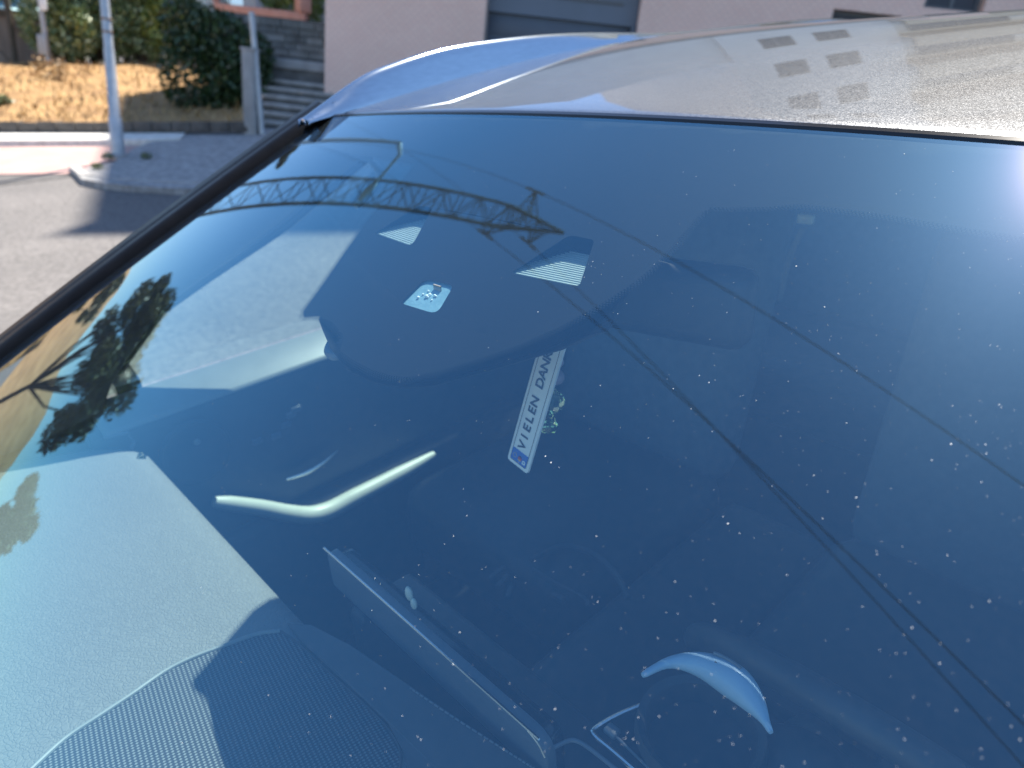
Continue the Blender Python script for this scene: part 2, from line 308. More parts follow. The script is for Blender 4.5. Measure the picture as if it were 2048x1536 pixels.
_g = N(_t, 'ShaderNodeBsdfGlass'); _g.inputs['IOR'].default_value = 1.5; _g.inputs['Color'].default_value = (0.95, 0.98, 0.82, 1)
_o = N(_t, 'ShaderNodeOutputMaterial'); L(_t, _g.outputs[0], _o.inputs[0])

# ------------------------------------------------------------------ mesh helpers
class MB:
    def __init__(s): s.v = []; s.f = []
    def add(s, vs, fs):
        o = len(s.v); s.v += [tuple(map(float, p)) for p in vs]; s.f += [tuple(i + o for i in f) for f in fs]; return s
    def hexa(s, b, t):                       # 4 bottom, 4 top points
        return s.add(list(b) + list(t), [(3, 2, 1, 0), (4, 5, 6, 7), (0, 1, 5, 4), (1, 2, 6, 5), (2, 3, 7, 6), (3, 0, 4, 7)])
    def box(s, c, ax, half):                 # centre, 3 axes (rows), half sizes
        c = np.asarray(c, float); ax = np.asarray(ax, float)
        P = lambda i, j, k: c + ax[0]*half[0]*i + ax[1]*half[1]*j + ax[2]*half[2]*k
        return s.hexa([P(-1,-1,-1), P(1,-1,-1), P(1,1,-1), P(-1,1,-1)], [P(-1,-1,1), P(1,-1,1), P(1,1,1), P(-1,1,1)])
    def beam(s, a, b, w, h=None, upv=(0, 0, 1)):
        a = np.asarray(a, float); b = np.asarray(b, float); d = b - a; l = np.linalg.norm(d)
        if l < 1e-9: return s
        d /= l; x = np.cross(d, upv)
        if np.linalg.norm(x) < 1e-4: x = np.cross(d, (1, 0, 0))
        x /= np.linalg.norm(x); y = np.cross(x, d)
        return s.box((a + b) / 2, (x, y, d), (w / 2, (h or w) / 2, l / 2))
    def tube(s, pts, r, n=8, caps=True):
        pts = [np.asarray(p, float) for p in pts]; k = len(pts)
        rr = r if hasattr(r, '__len__') else [r] * k
        vs = []; prev = None
        for i, p in enumerate(pts):
            d = pts[min(i+1, k-1)] - pts[max(i-1, 0)]; d /= np.linalg.norm(d) + 1e-12
            if prev is None:
                x = np.cross(d, (0, 0, 1)); 
                if np.linalg.norm(x) < 1e-3: x = np.cross(d, (1, 0, 0))
            else: x = prev - d * (prev @ d)
            x /= np.linalg.norm(x); prev = x; y = np.cross(d, x)
            for j in range(n):
                a = 2 * math.pi * j / n; vs.append(p + (x * math.cos(a) + y * math.sin(a)) * rr[i])
        fs = [(i*n+j, i*n+(j+1) % n, (i+1)*n+(j+1) % n, (i+1)*n+j) for i in range(k-1) for j in range(n)]
        if caps: fs += [tuple(range(n))[::-1], tuple((k-1)*n + j for j in range(n))]
        return s.add(vs, fs)
    def grid(s, P, closed=False):            # P[i][j] points
        n, m = len(P), len(P[0]); vs = [q for row in P for q in row]
        fs = [(i*m+j, i*m+(j+1) % m, (i+1)*m+(j+1) % m, (i+1)*m+j) for i in range(n-1) for j in range(m if closed else m-1)]
        return s.add(vs, fs)
    def ball(s, c, r, sc=(1, 1, 1), nu=12, nv=8, ax=np.eye(3)):
        c = np.asarray(c, float); P = []
        for i in range(nv + 1):
            th = math.pi * i / nv
            P.append([c + (ax[0]*math.sin(th)*math.cos(2*math.pi*j/nu)*sc[0] + ax[1]*math.sin(th)*math.sin(2*math.pi*j/nu)*sc[1] + ax[2]*math.cos(th)*sc[2]) * r for j in range(nu)])
        return s.grid(P, True)
    def lathe(s, c, prof, ax=np.eye(3), n=16):   # prof: (r, z)
        c = np.asarray(c, float)
        return s.grid([[c + ax[0]*r*math.cos(2*math.pi*j/n) + ax[1]*r*math.sin(2*math.pi*j/n) + ax[2]*z for j in range(n)] for r, z in prof], True)
    def prism(s, poly, off):                 # closed polygon (3D), extruded by vector off
        poly = [np.asarray(p, float) for p in poly]; off = np.asarray(off, float); n = len(poly)
        tri = geometry.tessellate_polygon([[Vector(p) for p in poly]])
        vs = poly + [p + off for p in poly]
        fs = [tuple(t) for t in tri] + [tuple(i + n for i in reversed(t)) for t in tri] + [(i, (i+1) % n, n+(i+1) % n, n+i) for i in range(n)]
        return s.add(vs, fs)
    def build(s, name, m, parent=None, org=None, smooth=False, bevel=0.0, sharp=40, fix=True):
        me = bpy.data.meshes.new(name)
        v = np.array(s.v)
        if org is not None: v = v - np.asarray(org)
        me.from_pydata([tuple(p) for p in v], [], s.f); me.materials.append(M[m] if isinstance(m, str) else m)
        bm = bmesh.new(); bm.from_mesh(me)
        if fix: bmesh.ops.remove_doubles(bm, verts=bm.verts, dist=1e-6); bmesh.ops.recalc_face_normals(bm, faces=bm.faces)
        bm.to_mesh(me); bm.free()
        if smooth:
            for p in me.polygons: p.use_smooth = True
            me.set_sharp_from_angle(angle=R_(sharp))
        o = bpy.data.objects.new(name, me); COL.objects.link(o)
        if parent is not None: o.parent = parent
        if bevel:
            b = o.modifiers.new('bevel', 'BEVEL'); b.width = bevel; b.segments = 3; b.limit_method = 'ANGLE'; b.angle_limit = R_(35)
            for p in me.polygons: p.use_smooth = True
        return o
def tag(o, label=None, cat=None, group=None, kind=None):
    if label: o['label'] = label
    if cat: o['category'] = cat
    if group: o['group'] = group
    if kind: o['kind'] = kind
    return o
def thing(name, label, cat, loc=None, group=None, mtx=None):
    o = bpy.data.objects.new(name, None); COL.objects.link(o); o.empty_display_size = 0.1
    if mtx is not None: o.matrix_world = mtx
    elif loc is not None: o.location = tuple(loc)
    return tag(o, label, cat, group)
def round_poly(pts, r, n=5):
    out = []; k = len(pts); rr = r if hasattr(r, '__len__') else [r] * k
    for i in range(k):
        p0, p, p1 = (np.asarray(pts[j % k], float) for j in (i-1, i, i+1))
        a = p0 - p; b = p1 - p; la, lb = np.linalg.norm(a), np.linalg.norm(b)
        d = min(rr[i], la*.45, lb*.45); a = p + a/la*d; b = p + b/lb*d
        for j in range(n + 1):
            t = j / n; out.append((1-t)**2*a + 2*t*(1-t)*p + t*t*b)
    return out
def smooth_curve(pts, n=6):                 # Catmull-Rom
    P = [np.asarray(p, float) for p in pts]; out = []
    for i in range(len(P) - 1):
        p0, p1, p2, p3 = P[max(i-1, 0)], P[i], P[i+1], P[min(i+2, len(P)-1)]
        for j in range(n):
            t = j / n
            out.append(0.5 * ((2*p1) + (p2-p0)*t + (2*p0-5*p1+4*p2-p3)*t*t + (3*p1-p0-3*p2+p3)*t**3))
    out.append(P[-1]); return out
EYE = np.eye(3)
# ================================================================== GROUND, ROAD, PAVEMENT (setting)
def ground_car(x, y):                        # car-frame z of the ground under the plane
    z = -HDR
    if x < -1.2: z += .047 * (-x - 1.2)
    if x > 3.5: z -= .046 * (x - 3.5)
    return z
def ground_w(x, y):
    yy = max(-30.0, min(26.0, y)); p = W((x, yy, ground_car(x, yy)))
    return p + YW_W * (y - yy)
YW_W = np.array([0, 1.0, 0])
gx = np.concatenate([-np.geomspace(700, 30, 14), np.linspace(-28, 28, 57), np.geomspace(30, 700, 14)])
gy = np.concatenate([-np.geomspace(700, 34, 14), np.linspace(-30, 26, 57), np.geomspace(30, 700, 14)])
mb = MB().grid([[ground_w(x, y) for y in gy] for x in gx])
tag(mb.build('road', 'asphalt', smooth=True), kind='structure')

def sheet(name, px, m, lift, side=0.0, kids=False):
    """a flat paved area laid on the sloping ground, outline traced on the ground; side = visible edge height"""
    poly = [W(gpt(x, y, lift)) for x, y in px]
    mb = MB().prism(poly, -np.array([0, 0, side or 0.003]) - Wv(UP) * 0.0)
    return tag(mb.build(name, m), kind='structure')
KH = 0.075
sheet('pink_paving', [(-420, 290), (215, 285), (300, 285), (245, 330), (160, 352), (150, 347), (-420, 351)], 'pink', 0.012, 0.01)
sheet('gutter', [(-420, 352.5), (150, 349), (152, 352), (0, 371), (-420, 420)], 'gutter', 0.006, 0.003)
sheet('gravel_strip', [(-420, 258), (300, 256), (380, 256), (360, 277), (290, 279), (-420, 283)], 'gravel', 0.10, 0.10)
pave = [(150, 345), (163, 358), (205, 366), (260, 371), (330, 375), (420, 380), (560, 386), (700, 390), (760, 330), (700, 262), (560, 258), (420, 257), (330, 272), (270, 296), (225, 325), (180, 335)]
sheet('pavement', pave, 'cobble', KH, KH)
# kerb: separate stones along the pavement edge
kc = smooth_curve([np.array(p, float) for p in [(150, 345), (163, 358), (205, 366), (260, 371), (330, 375), (420, 380), (560, 386)]], 12)
kw = [W(gpt(p[0], p[1], 0)) for p in kc]
kerb = thing('kerb', None, None, kw[0]); kerb['kind'] = 'structure'
acc = [0]
for a, b in zip(kw, kw[1:]): acc.append(acc[-1] + np.linalg.norm(b - a))
def along(pts, acc, d):
    i = min(max(int(np.searchsorted(acc, d)) - 1, 0), len(pts) - 2); t = (d - acc[i]) / (acc[i+1] - acc[i] + 1e-9)
    return pts[i] + (pts[i+1] - pts[i]) * t
dd = 0.0
while dd < acc[-1] - 0.2:
    l = 0.62 + 0.1 * random.random(); a = along(kw, acc, dd); b = along(kw, acc, min(dd + l - 0.012, acc[-1]))
    MB().beam(a + np.array([0, 0, KH/2 - .01]), b + np.array([0, 0, KH/2 - .01 + random.uniform(-.004, .004)]), 0.13, KH + .03).build('kerb_stone', 'kerb', kerb, kw[0], bevel=.012)
    dd += l
# low dark edging under the grass bank and the shadowed gutter edge
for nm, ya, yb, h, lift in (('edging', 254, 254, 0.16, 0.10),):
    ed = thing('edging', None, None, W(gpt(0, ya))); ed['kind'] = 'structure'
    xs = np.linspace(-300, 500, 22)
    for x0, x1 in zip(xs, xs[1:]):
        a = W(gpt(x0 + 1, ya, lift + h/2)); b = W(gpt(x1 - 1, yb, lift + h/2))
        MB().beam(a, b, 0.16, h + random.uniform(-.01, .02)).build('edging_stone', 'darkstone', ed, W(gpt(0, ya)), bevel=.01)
# grass bank: a lumpy slope rising from the edging
def bank_pt(i, j):                            # i along (0..1), j up (0..1)
    x = -700 + 1192 * i
    a = gpt(x, 250, 0.16); b = at(x * 0.93, 128, 25.5)
    p = a + (b - a) * j
    return W(p + UP * (0.25 * math.sin(math.pi * j) * 0.5))
rows = []
for i in np.linspace(0, 1, 70):
    r = []
    for j in np.linspace(0, 1, 26):
        p = bank_pt(i, j); p = p + np.array([0, 0, 0.05 * math.sin(i*61 + j*17) * math.sin(j*23 + i*9) + 0.04*random.random()]) * (0.2 + j)
        r.append(p)
    rows.append(r)
tag(MB().grid(rows).build('grass_bank', 'earth', smooth=True), kind='structure')
mb = MB()
for k in range(5200):
    i, j = random.random(), random.random()
    p = bank_pt(i, j); h = random.uniform(.04, .16) * (2.0 if random.random() < .12 else 1); a = random.random() * 6.28
    d = np.array([math.cos(a), math.sin(a), 0]); t = p + np.array([random.uniform(-.7, .7)*h, random.uniform(-.7, .7)*h, h])
    w = .012 + .012 * random.random()
    mb.add([p - d*w, p + d*w, t], [(0, 1, 2)])
tag(mb.build('dry_grass', 'straw', fix=False), 'dry straw coloured grass covering the sunny bank', None, kind='stuff')

# far hillside beyond the pine (seen mirrored in the screen), a rounded dry slope
def from_car(az, el, dist):                   # az: 0 = ahead of the car, - = its right; in world, from the camera
    v = np.array([math.sin(R_(az)), -math.cos(R_(az)), 0]); w = Wv(v); w[2] = 0; w /= np.linalg.norm(w)
    return W(CC) + w * dist + np.array([0, 0, math.tan(R_(el)) * dist])
rows = []
for i, az in enumerate(np.linspace(-150, -30, 60)):
    r = []
    for j, t in enumerate(np.linspace(0, 1, 16)):
        d = 46 + 60 * t; top = 2.2 + 1.3 * math.sin(az * .13) + .6 * math.sin(az * .41 + 1)
        if az < -100: top -= (-100 - az) * .12
        el = -7 + (top + 7) * (1 - (1 - t) ** 1.6)
        r.append(from_car(az, el, d) + np.array([0, 0, .5 * math.sin(i*.9 + j*1.7) * t]))
    rows.append(r)
tag(MB().grid(rows).build('hillside', 'hill', smooth=True), kind='structure')

# ================================================================== FACADE FRAME of the apartment block
A_s = gpt(119, 467); B_s = gpt(640, 463)      # edge of the block's shadow on the road
TH = 23.0
A_r = W(A_s) + SUN_W * TH
tb = (A_r[2] - W(B_s)[2]) / SUN_W[2]; B_r = W(B_s) + SUN_W * tb
FD = B_r - A_r; FD[2] = 0; FD /= np.linalg.norm(FD)          # along the facade, to the right
FN = np.array([FD[1], -FD[0], 0.0])                          # towards the street
FU = np.array([0, 0, 1.0])
if FN @ (W(CC) - A_r) < 0: FN = -FN
ROOF_H = A_r[2]
F0 = np.array([A_r[0], A_r[1], 0.0])
FB = (W(gpt(1100, 330))[2])                                   # a level near the ground there
def fac(x, y, back=0.0):                     # photo pixel -> (a, h) on the facade plane (moved back)
    o = W(CC); v = Wv(ray(x, y)); P0 = F0 - FN * back
    t = FN @ (P0 - o) / (FN @ v); p = o + v * t - F0
    return float(p @ FD), float(p[2])
FAX = np.stack([FD, FN, FU])
FM = Matrix([[FD[0], FN[0], 0, F0[0]], [FD[1], FN[1], 0, F0[1]], [0, 0, 1, 0], [0, 0, 0, 1]])
def fbox(mb, a0, a1, d0, d1, h0, h1):        # in facade coordinates (a, toward street, h)
    return mb.hexa([(a0, d0, h0), (a1, d0, h0), (a1, d1, h0), (a0, d1, h0)], [(a0, d0, h1), (a1, d0, h1), (a1, d1, h1), (a0, d1, h1)])

bld = thing('garage_block', 'low pink tiled block with a slate blue garage door behind the car', 'building', mtx=FM)
aL = fac(650, 60)[0]; aG0 = fac(970, 40)[0]; aG1 = fac(1279, 30)[0]
aP0 = aG0 - 0.40
g_top = fac(1100, -70)[1]; GND = FB - 1.2
aR = aL + 34
BT = W(CC)[2] + 3.1                              # underside of the first tower storey
hb = fac(1120, 29)[1]
mbw = MB()
fbox(mbw, aL, aG0, -7, 0, GND, BT); 
aw0, hw0 = fac(1668, 17); aw1 = fac(1800, 17)[0]
ax0, hx0 = fac(1825, 0); ax1 = fac(1968, 10)[0]; hx1 = fac(1900, 20)[1]
ay0 = fac(2012, 8)[0]; ay1 = ay0 + 1.1
fbox(mbw, aG1, aw0, -7, 0, GND, BT)
fbox(mbw, aw0, aw0 + 1.5, -7, 0, GND, hw0 - 1.3); fbox(mbw, aw0, aw0 + 1.5, -7, 0, hw0, BT)
fbox(mbw, aw0 + 1.5, ay0, -7, 0, GND, hx1) if aw0 + 1.5 < ay0 else None
fbox(mbw, ay1, aR, -7, 0, GND, BT)
fbox(mbw, ax1 + .02, ay0, -7, -.001, hx1 + .001, BT)
fbox(mbw, ay0, ay1, -7, 0, g_top, BT)
fbox(mbw, aG0, aG1, -7, 0, g_top, BT)
fbox(mbw, aw0 + 1.501, ax1 + .02, -7, -.002, hx1 + 1.3, BT)
mbw.build('wall', 'tile', bld)
# garage: recess, header panel, sectional door with its panels
MB_ = MB(); fbox(MB_, aG0 - .012, aG0 + .004, -.42, -.004, GND, g_top); MB_.build('reveal', 'reveal', bld)
dr = MB(); fbox(dr, aG0 + .006, aG1 - .006, -.50, -.42, GND, hb - .03); dr = dr.build('garage_door', 'door', bld)
pan = [GND + k * .52 for k in range(0, 40) if GND + k*.52 < hb - .2]
for a in pan[-4:]:
    q = MB(); fbox(q, aG0 + .05, aG1 - .05, -.42, -.405, a + .02, min(a + .5, hb - .06)); q.build('door_panel', 'door', dr, bevel=.006)
q = MB(); fbox(q, aG0 + .006, aG1 - .006, -.44, -.33, hb - .028, g_top); hd = q.build('door_header', 'door2', bld)
q = MB(); fbox(q, aG0 + 1.2, aG1 - .3, -.33, -.30, hb + .30, hb + .345); q.build('light_strip', 'frame', hd)
q = MB(); fbox(q, aG1 - .10, aG1 - .012, -.42, -.12, GND, hb - .03); q.build('guide_post', 'door', bld)
q = MB(); fbox(q, aG0 + (aG1-aG0)*.56, aG0 + (aG1-aG0)*.72, -.33, -.29, hb + .42, hb + .62); q.build('sign_panel', 'maroon', bld)
# windows in the base storey
def window(a0, a1, h0, h1, parent, m='pane', dep=.16, mull=1):
    f = MB()
    fbox(f, a0, a1, -dep - .04, -dep, h0, h0 + .06); fbox(f, a0, a1, -dep - .04, -dep, h1 - .06, h1)
    fbox(f, a0, a0 + .06, -dep - .041, -dep + .001, h0 + .06, h1 - .06); fbox(f, a1 - .06, a1, -dep - .041, -dep + .001, h0 + .06, h1 - .06)
    for k in range(mull):
        c = a0 + (a1 - a0) * (k + 1) / (mull + 1); fbox(f, c - .03, c + .03, -dep - .042, -dep + .002, h0 + .06, h1 - .06)
    o = f.build('window', 'frame', parent)
    g = MB(); fbox(g, a0 + .061, a1 - .061, -dep - .03, -dep - .02, h0 + .061, h1 - .061); g.build('pane', m, o)
    return o
window(aw0, aw0 + 1.5, hw0 - 1.3, hw0, bld, 'blind')
window(aw0 + 1.55, ax1, hx1, hx1 + 1.3, bld, 'blind')
q = MB(); fbox(q, ay0 + .01, ay1 - .01, -.3, -.22, hx1 - 2, g_top); q.build('side_door', 'maroon', bld)
q = MB(); fbox(q, aL - .12, aR, -7.1, .12, BT + .002, BT + .2); q.build('coping', 'concrete', bld)
# tall tower behind the garage block: its corner throws the shadow edge on the road
TT_ = 47.5
A_t = W(A_s) + SUN_W * TT_; F0t = np.array([A_t[0], A_t[1], 0.0]); RH = A_t[2]
FMT = Matrix([[FD[0], FN[0], 0, F0t[0]], [FD[1], FN[1], 0, F0t[1]], [0, 0, 1, 0], [0, 0, 0, 1]])
twr = thing('apartment_tower', 'tall cream apartment tower with tan balconies, mirrored in the car roof', 'building', mtx=FMT)
C_s = gpt(206, 236); sdir = W(C_s) - W(A_s); sdir[2] = 0; SL = np.linalg.norm(sdir); sdir /= SL
side = np.array([sdir @ FD, sdir @ FN]) * min(SL, 9.5)
a_end = 24.0; G0 = W(CC)[2] - 1.0
MB().hexa([(0, -.30, G0), (a_end, -.30, G0), (a_end + side[0], side[1], G0), (side[0], side[1], G0)],
          [(0, -.30, RH), (a_end, -.30, RH), (a_end + side[0], side[1], RH), (side[0], side[1], RH)]).build('tower_core', 'tower_wall', twr)
WA, WH = -13.0, W(CC)[2] + 8.6               # lower wing on the left
q = MB(); fbox(q, WA, -.02, -6, -.30, G0, WH); q.build('wing_core', 'tower_wall', twr)
WC = [(1.1, 2.1), (2.7, 3.7)]
flr = 1.48
for k in range(8):
    h0 = flr + 2.8*k; h1 = h0 + 2.8; s0, s1 = h0 + .95, h0 + 2.2
    pcs = [(0, 1.1, h0, h1), (2.1, 2.7, h0, h1), (3.7, 5.0, h0, h1), (13.5, a_end, h0, h1)] + [(c[0], c[1], h0, s0) for c in WC] + [(c[0], c[1], s1, h1) for c in WC]
    for x0, x1, z0, z1 in pcs:
        q = MB(); fbox(q, x0, x1, -.298, 0, z0 + .001, z1); q.build('wall_panel', 'tower_wall', twr)
    for c in WC: window(c[0], c[1], s0, s1, twr, 'pane', .12, 1)
    B0, B1 = 5.0, 13.5
    q = MB(); fbox(q, B0, B1, -.29, 1.05, h0 - .1, h0 + .1); sl = q.build('balcony', 'tower_band', twr)
    q = MB(); fbox(q, B0, B1, .95, 1.07, h0 + .101, h0 + .98); q.build('parapet', 'tower_band', sl)
    q = MB(); fbox(q, B0 - .05, B1 + .05, .92, 1.10, h0 + .981, h0 + 1.06); q.build('coping', 'frame', sl)
    window(B0 + .4, B0 + 3.2, h0 + .12, h0 + 2.4, twr, 'pane', .12, 1)
    window(B0 + 4.6, B0 + 7.6, h0 + .12, h0 + 2.4, twr, 'pane', .12, 1)
q = MB(); fbox(q, 0, a_end, -.298, 0, flr + 2.8*8 + .001, RH); q.build('upper_wall', 'tower_wall', twr)
q = MB(); fbox(q, 0, a_end, -.6, .02, RH + .001, RH + .16); q.build('cornice', 'tower_band', twr)
# houses further left, mirrored along the roof edge under the rail
def make_house(label, az, D, hw, hwall, hroof, wm, seed):
    rr = random.Random(seed)
    hb0 = from_car(az, 0, D); hb0[2] = W(CC)[2] - 1
    hs_v = W(CC) - hb0; hs_v[2] = 0; hs_v /= np.linalg.norm(hs_v); hx_v = np.array([-hs_v[1], hs_v[0], 0])
    hse = thing('house', label, 'house', mtx=Matrix([[hx_v[0], hs_v[0], 0, hb0[0]], [hx_v[1], hs_v[1], 0, hb0[1]], [0, 0, 1, hb0[2]], [0, 0, 0, 1]]))
    q = MB(); fbox(q, -hw, hw, -8, 0, 0, hwall); q.build('wall', wm, hse)
    q = MB(); q.hexa([(-hw-.5, -8.5, hwall + .01), (hw+.5, -8.5, hwall + .01), (hw+.5, .6, hwall + .01), (-hw-.5, .6, hwall + .01)], [(-hw-.5, -4.1, hroof), (hw+.5, -4.1, hroof), (hw+.5, -3.9, hroof), (-hw-.5, -3.9, hroof)]); rf = q.build('roof', 'tower_band', hse)
    q = MB(); fbox(q, hw*.5, hw*.5 + .8, -3.2, -2.5, hwall + 1, hroof + .8); q.build('chimney', 'cream', rf)
    n = int(hw*2 / 2.6)
    for k in range(n):
        a = -hw + .9 + k*2.6; h = .9
        while h + 1.7 < hwall:
            q = MB(); fbox(q, a, a + 1.3, .001, .05, h, h + 1.5); o_ = q.build('window', 'frame', hse)
            q = MB(); fbox(q, a + .08, a + 1.22, .051, .06, h + .08, h + 1.42); q.build('pane', 'pane', o_)
            h += 2.9
    for h in np.arange(2.9, hwall - 1, 2.9):
        q = MB(); fbox(q, -hw, hw, .001, .5, h - .35, h - .15); q.build('ledge', 'tower_band', hse)
make_house('cream house with a tan pitched roof left of the apartment tower', -129, 35, 4.6, 10.2, 13.2, 'cream', 4)
make_house('grey rendered house with a tan roof at the far left of the row', -120, 41, 4.2, 8.2, 10.6, 'tower_wall', 5)

# ================================================================== STAIRS, STONE WALL, POSTS, TERRACE beside the block
DS = 13.3                                     # distance of the stair front from the camera
def pw(x, y, t): return W(at(x, y, t))
def plane_pt(x, y, P0, n):
    o = W(CC); v = Wv(ray(x, y)); return o + v * (n @ (P0 - o)) / (n @ v)
S0 = pw(530, 258, DS)                         # foot of the stairs, right against the gate post
def sp(x, y, back=0.0):                       # pixel on the vertical stair-front plane (moved back)
    return plane_pt(x, y, S0 - FN * back, FN)
stairs = thing('staircase', 'worn stone staircase climbing beside the pink wall behind the gate post', 'staircase', S0)
ztop = sp(530, 152)[2]; zbot = S0[2] - .15; nst = 7; rh = (ztop - zbot) / nst
a0v = sp(522, 200); wdt = 3.0
def sbox(mb, o, a0, a1, d0, d1, h0, h1):      # o origin, a along FD, d backwards
    P = lambda a, d, h: np.array([o[0], o[1], 0]) + FD * a - FN * d + FU * h
    return mb.hexa([P(a0, d0, h0), P(a1, d0, h0), P(a1, d1, h0), P(a0, d1, h0)], [P(a0, d0, h1), P(a1, d0, h1), P(a1, d1, h1), P(a0, d1, h1)])
al_ = lambda d: float((sp(527, 200, d) - S0) @ FD)
for k in range(nst):
    h1 = zbot + rh * (k + 1); d = .30 * k
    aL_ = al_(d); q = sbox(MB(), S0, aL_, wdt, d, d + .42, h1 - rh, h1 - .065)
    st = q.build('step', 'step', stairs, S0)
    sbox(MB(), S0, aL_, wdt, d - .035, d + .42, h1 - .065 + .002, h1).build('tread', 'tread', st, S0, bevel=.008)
LD = .30 * nst
lz = sp(540, 134, LD)[2]; lz2 = sp(540, 114, LD)[2]
sbox(MB(), S0, al_(LD), 3.2, LD - .05, LD + 1.6, zbot + rh*nst - .05, max(lz, zbot + rh*nst)).build('landing_base', 'step', stairs, S0)
sbox(MB(), S0, al_(LD) - .03, 3.0, LD - .10, LD + 1.6, max(lz, zbot + rh*nst) + .002, lz2).build('landing_slab', 'concrete', stairs, S0, bevel=.02)
# stone wall above the landing : individual stones in recessed mortar
BK = LD + .55
def wp(x, y): return sp(x, y, BK)
o0 = wp(395, 116); wtop = wp(520, 28)[2]
wl = thing('stone_wall', 'dark lichen stained stone retaining wall above the stair landing', 'wall', o0)
a_l = (wp(402, 60) - o0) @ FD; a_r = (wp(668, 80) - o0) @ FD; hz0 = lz2 - .5
sbox(MB(), o0, a_l, a_r, .05, .5, hz0, wtop - .02).build('mortar_core', 'mortar', wl, o0)
h = hz0; rowi = 0
while h < wtop - .05:
    rhh = random.uniform(.125, .165); a = a_l - random.uniform(0, .2)
    while a < a_r:
        l = random.uniform(.26, .5)
        sbox(MB(), o0, max(a, a_l) + .008, min(a + l, a_r) - .008, random.uniform(0, .02), .12, h + .008, min(h + rhh, wtop) - .008).build('stone', 'stone2' if random.random() < .3 else 'stone', wl, o0)
        a += l
    h += rhh; rowi += 1
# cream sloping coping at the wall's left end
p0, p1 = sp(404, -14, BK - .15), sp(424, 52, BK - .15)
tag(MB().beam(p0, p1, .22, .3, upv=FN).build('sloping_coping', 'cream', bevel=.02), 'cream sloping coping at the left end of the dark stone wall', 'coping')
# gate post (concrete) and thin steel post beside the stairs
gb = W(gpt(507, 264, .1)); 
gt = plane_pt(498, 100, gb, FN)
gp = thing('concrete_post', 'pale weathered concrete gate post at the foot of the stairs', 'post', gb)
hgt = gt[2] - gb[2]
MB().box(gb + FU * (hgt/2 - .1) - FD*.02, FAX, (.105, .10, hgt/2 + .1)).build('shaft', 'concrete', gp, gb, bevel=.015)
MB().box(gb + FU * (hgt*.42) + FN*.104 - FD*.02, FAX, (.075, .01, hgt*.36)).build('panel', 'concrete', gp, gb, bevel=.004)
MB().box(gb + FU * (hgt + .012) - FD*.02, FAX, (.12, .115, .02)).build('cap', 'concrete', gp, gb, bevel=.01)
sb = gb + FD * .16 + FN * .02; stp = plane_pt(503, 24, sb, FN)
tag(MB().tube([sb + FU*-.1, np.array([stp[0], stp[1], stp[2]])], .045, 12).build('steel_post', 'pole', smooth=True), 'thin galvanised steel post standing against the concrete gate post', 'post')
# sunny terrace with salmon railing, further back and higher
TT = 23.0
tz = lambda x, y: plane_pt(x, y, pw(520, 20, TT), FN)
ta, tb_ = tz(428, 16), tz(606, 26)
tz0 = min(ta[2], tb_[2])
ter = thing('terrace_railing', 'salmon painted terrace railing with grey bars above the stone wall', 'railing', ta)
tl = (tb_ - ta) @ FD
zr = tz(510, 24)[2]; zt = zr + 1.5
P = lambda a, h, d=0: np.array([ta[0], ta[1], 0]) + FD * a - FN * d + FU * h
MB().beam(P(-.1, zr), P(tl + .1, zr), .30, .22).build('bottom_rail', 'salmon', ter, ta, bevel=.02)
MB().beam(P(.0, zr + .11), P(0, zt), .24).build('post', 'salmon', ter, ta, bevel=.02)
MB().beam(P(tl, zr + .11), P(tl, zt), .34).build('post', 'salmon', ter, ta, bevel=.02)
MB().beam(P(tl*.48, zr + .11), P(tl*.48, zt), .07).build('post', 'pole', ter, ta)
for k in range(14):
    a = .2 + (tl*.48 - .3) * k / 13
    MB().beam(P(a, zr + .111), P(a, zt), .03).build('bar', 'pole', ter, ta)
sbw = MB(); 
sbox(sbw, P(0, 0), -.3, tl + .3, .1, 3, zr - 3.2, zr - .1)
tag(sbw.build('terrace_wall', 'concrete'), 'concrete base wall carrying the salmon terrace railing', 'wall')

# ================================================================== VEGETATION
def leaf_cloud(mb, c, rad, n, size, up_bias=.3, shell=.55, ax=EYE, aspect=2.2):
    c = np.asarray(c)
    for _ in range(n):
        d = rng.normal(size=3); d /= np.linalg.norm(d)
        r = shell + (1 - shell) * rng.random() ** .6
        p = c + (ax[0]*d[0]*rad[0] + ax[1]*d[1]*rad[1] + ax[2]*d[2]*rad[2]) * r
        a = rng.normal(size=3) + d * .8 + np.array([0, 0, up_bias]); a /= np.linalg.norm(a)
        b = np.cross(a, rng.normal(size=3)); b /= np.linalg.norm(b) + 1e-9
        s = size * (0.6 + .8 * rng.random())
        mb.add([p - a*s*.5*aspect, p + b*s*.5, p + a*s*.5*aspect, p - b*s*.5], [(0, 1, 2, 3)])
def bush(name, label, cat, base, blobs, n, size, m, group=None, stems=5, aspect=2.0):
    t = thing(name, label, cat, base, group)
    mb = MB()
    for (o, r) in blobs: leaf_cloud(mb, np.asarray(base) + o, r, int(n * r[0] * r[2] / sum(q[1][0]*q[1][2] for q in blobs)), size, aspect=aspect)
    mb.build('crown', m, t, base, fix=False)
    mb = MB()
    for k in range(stems):
        o, r = blobs[k % len(blobs)]; a = random.random() * 6.28
        tip = np.asarray(base) + np.asarray(o) + np.array([math.cos(a), math.sin(a), .2]) * r[0] * .5
        mid = (np.asarray(base) + tip) / 2 + np.array([random.uniform(-.1, .1), random.uniform(-.1, .1), 0])
        mb.tube([np.asarray(base) + np.array([math.cos(a)*.1, math.sin(a)*.1, -.1]), mid, tip], [.04, .028, .012], 6)
    mb.build('stem', 'bark', t, base)
    return t
def V(a, d, h): return FD * a + FN * d + FU * h
hbp = W(gpt(405, 243, .1)) - FN * .8
hs = 14.9
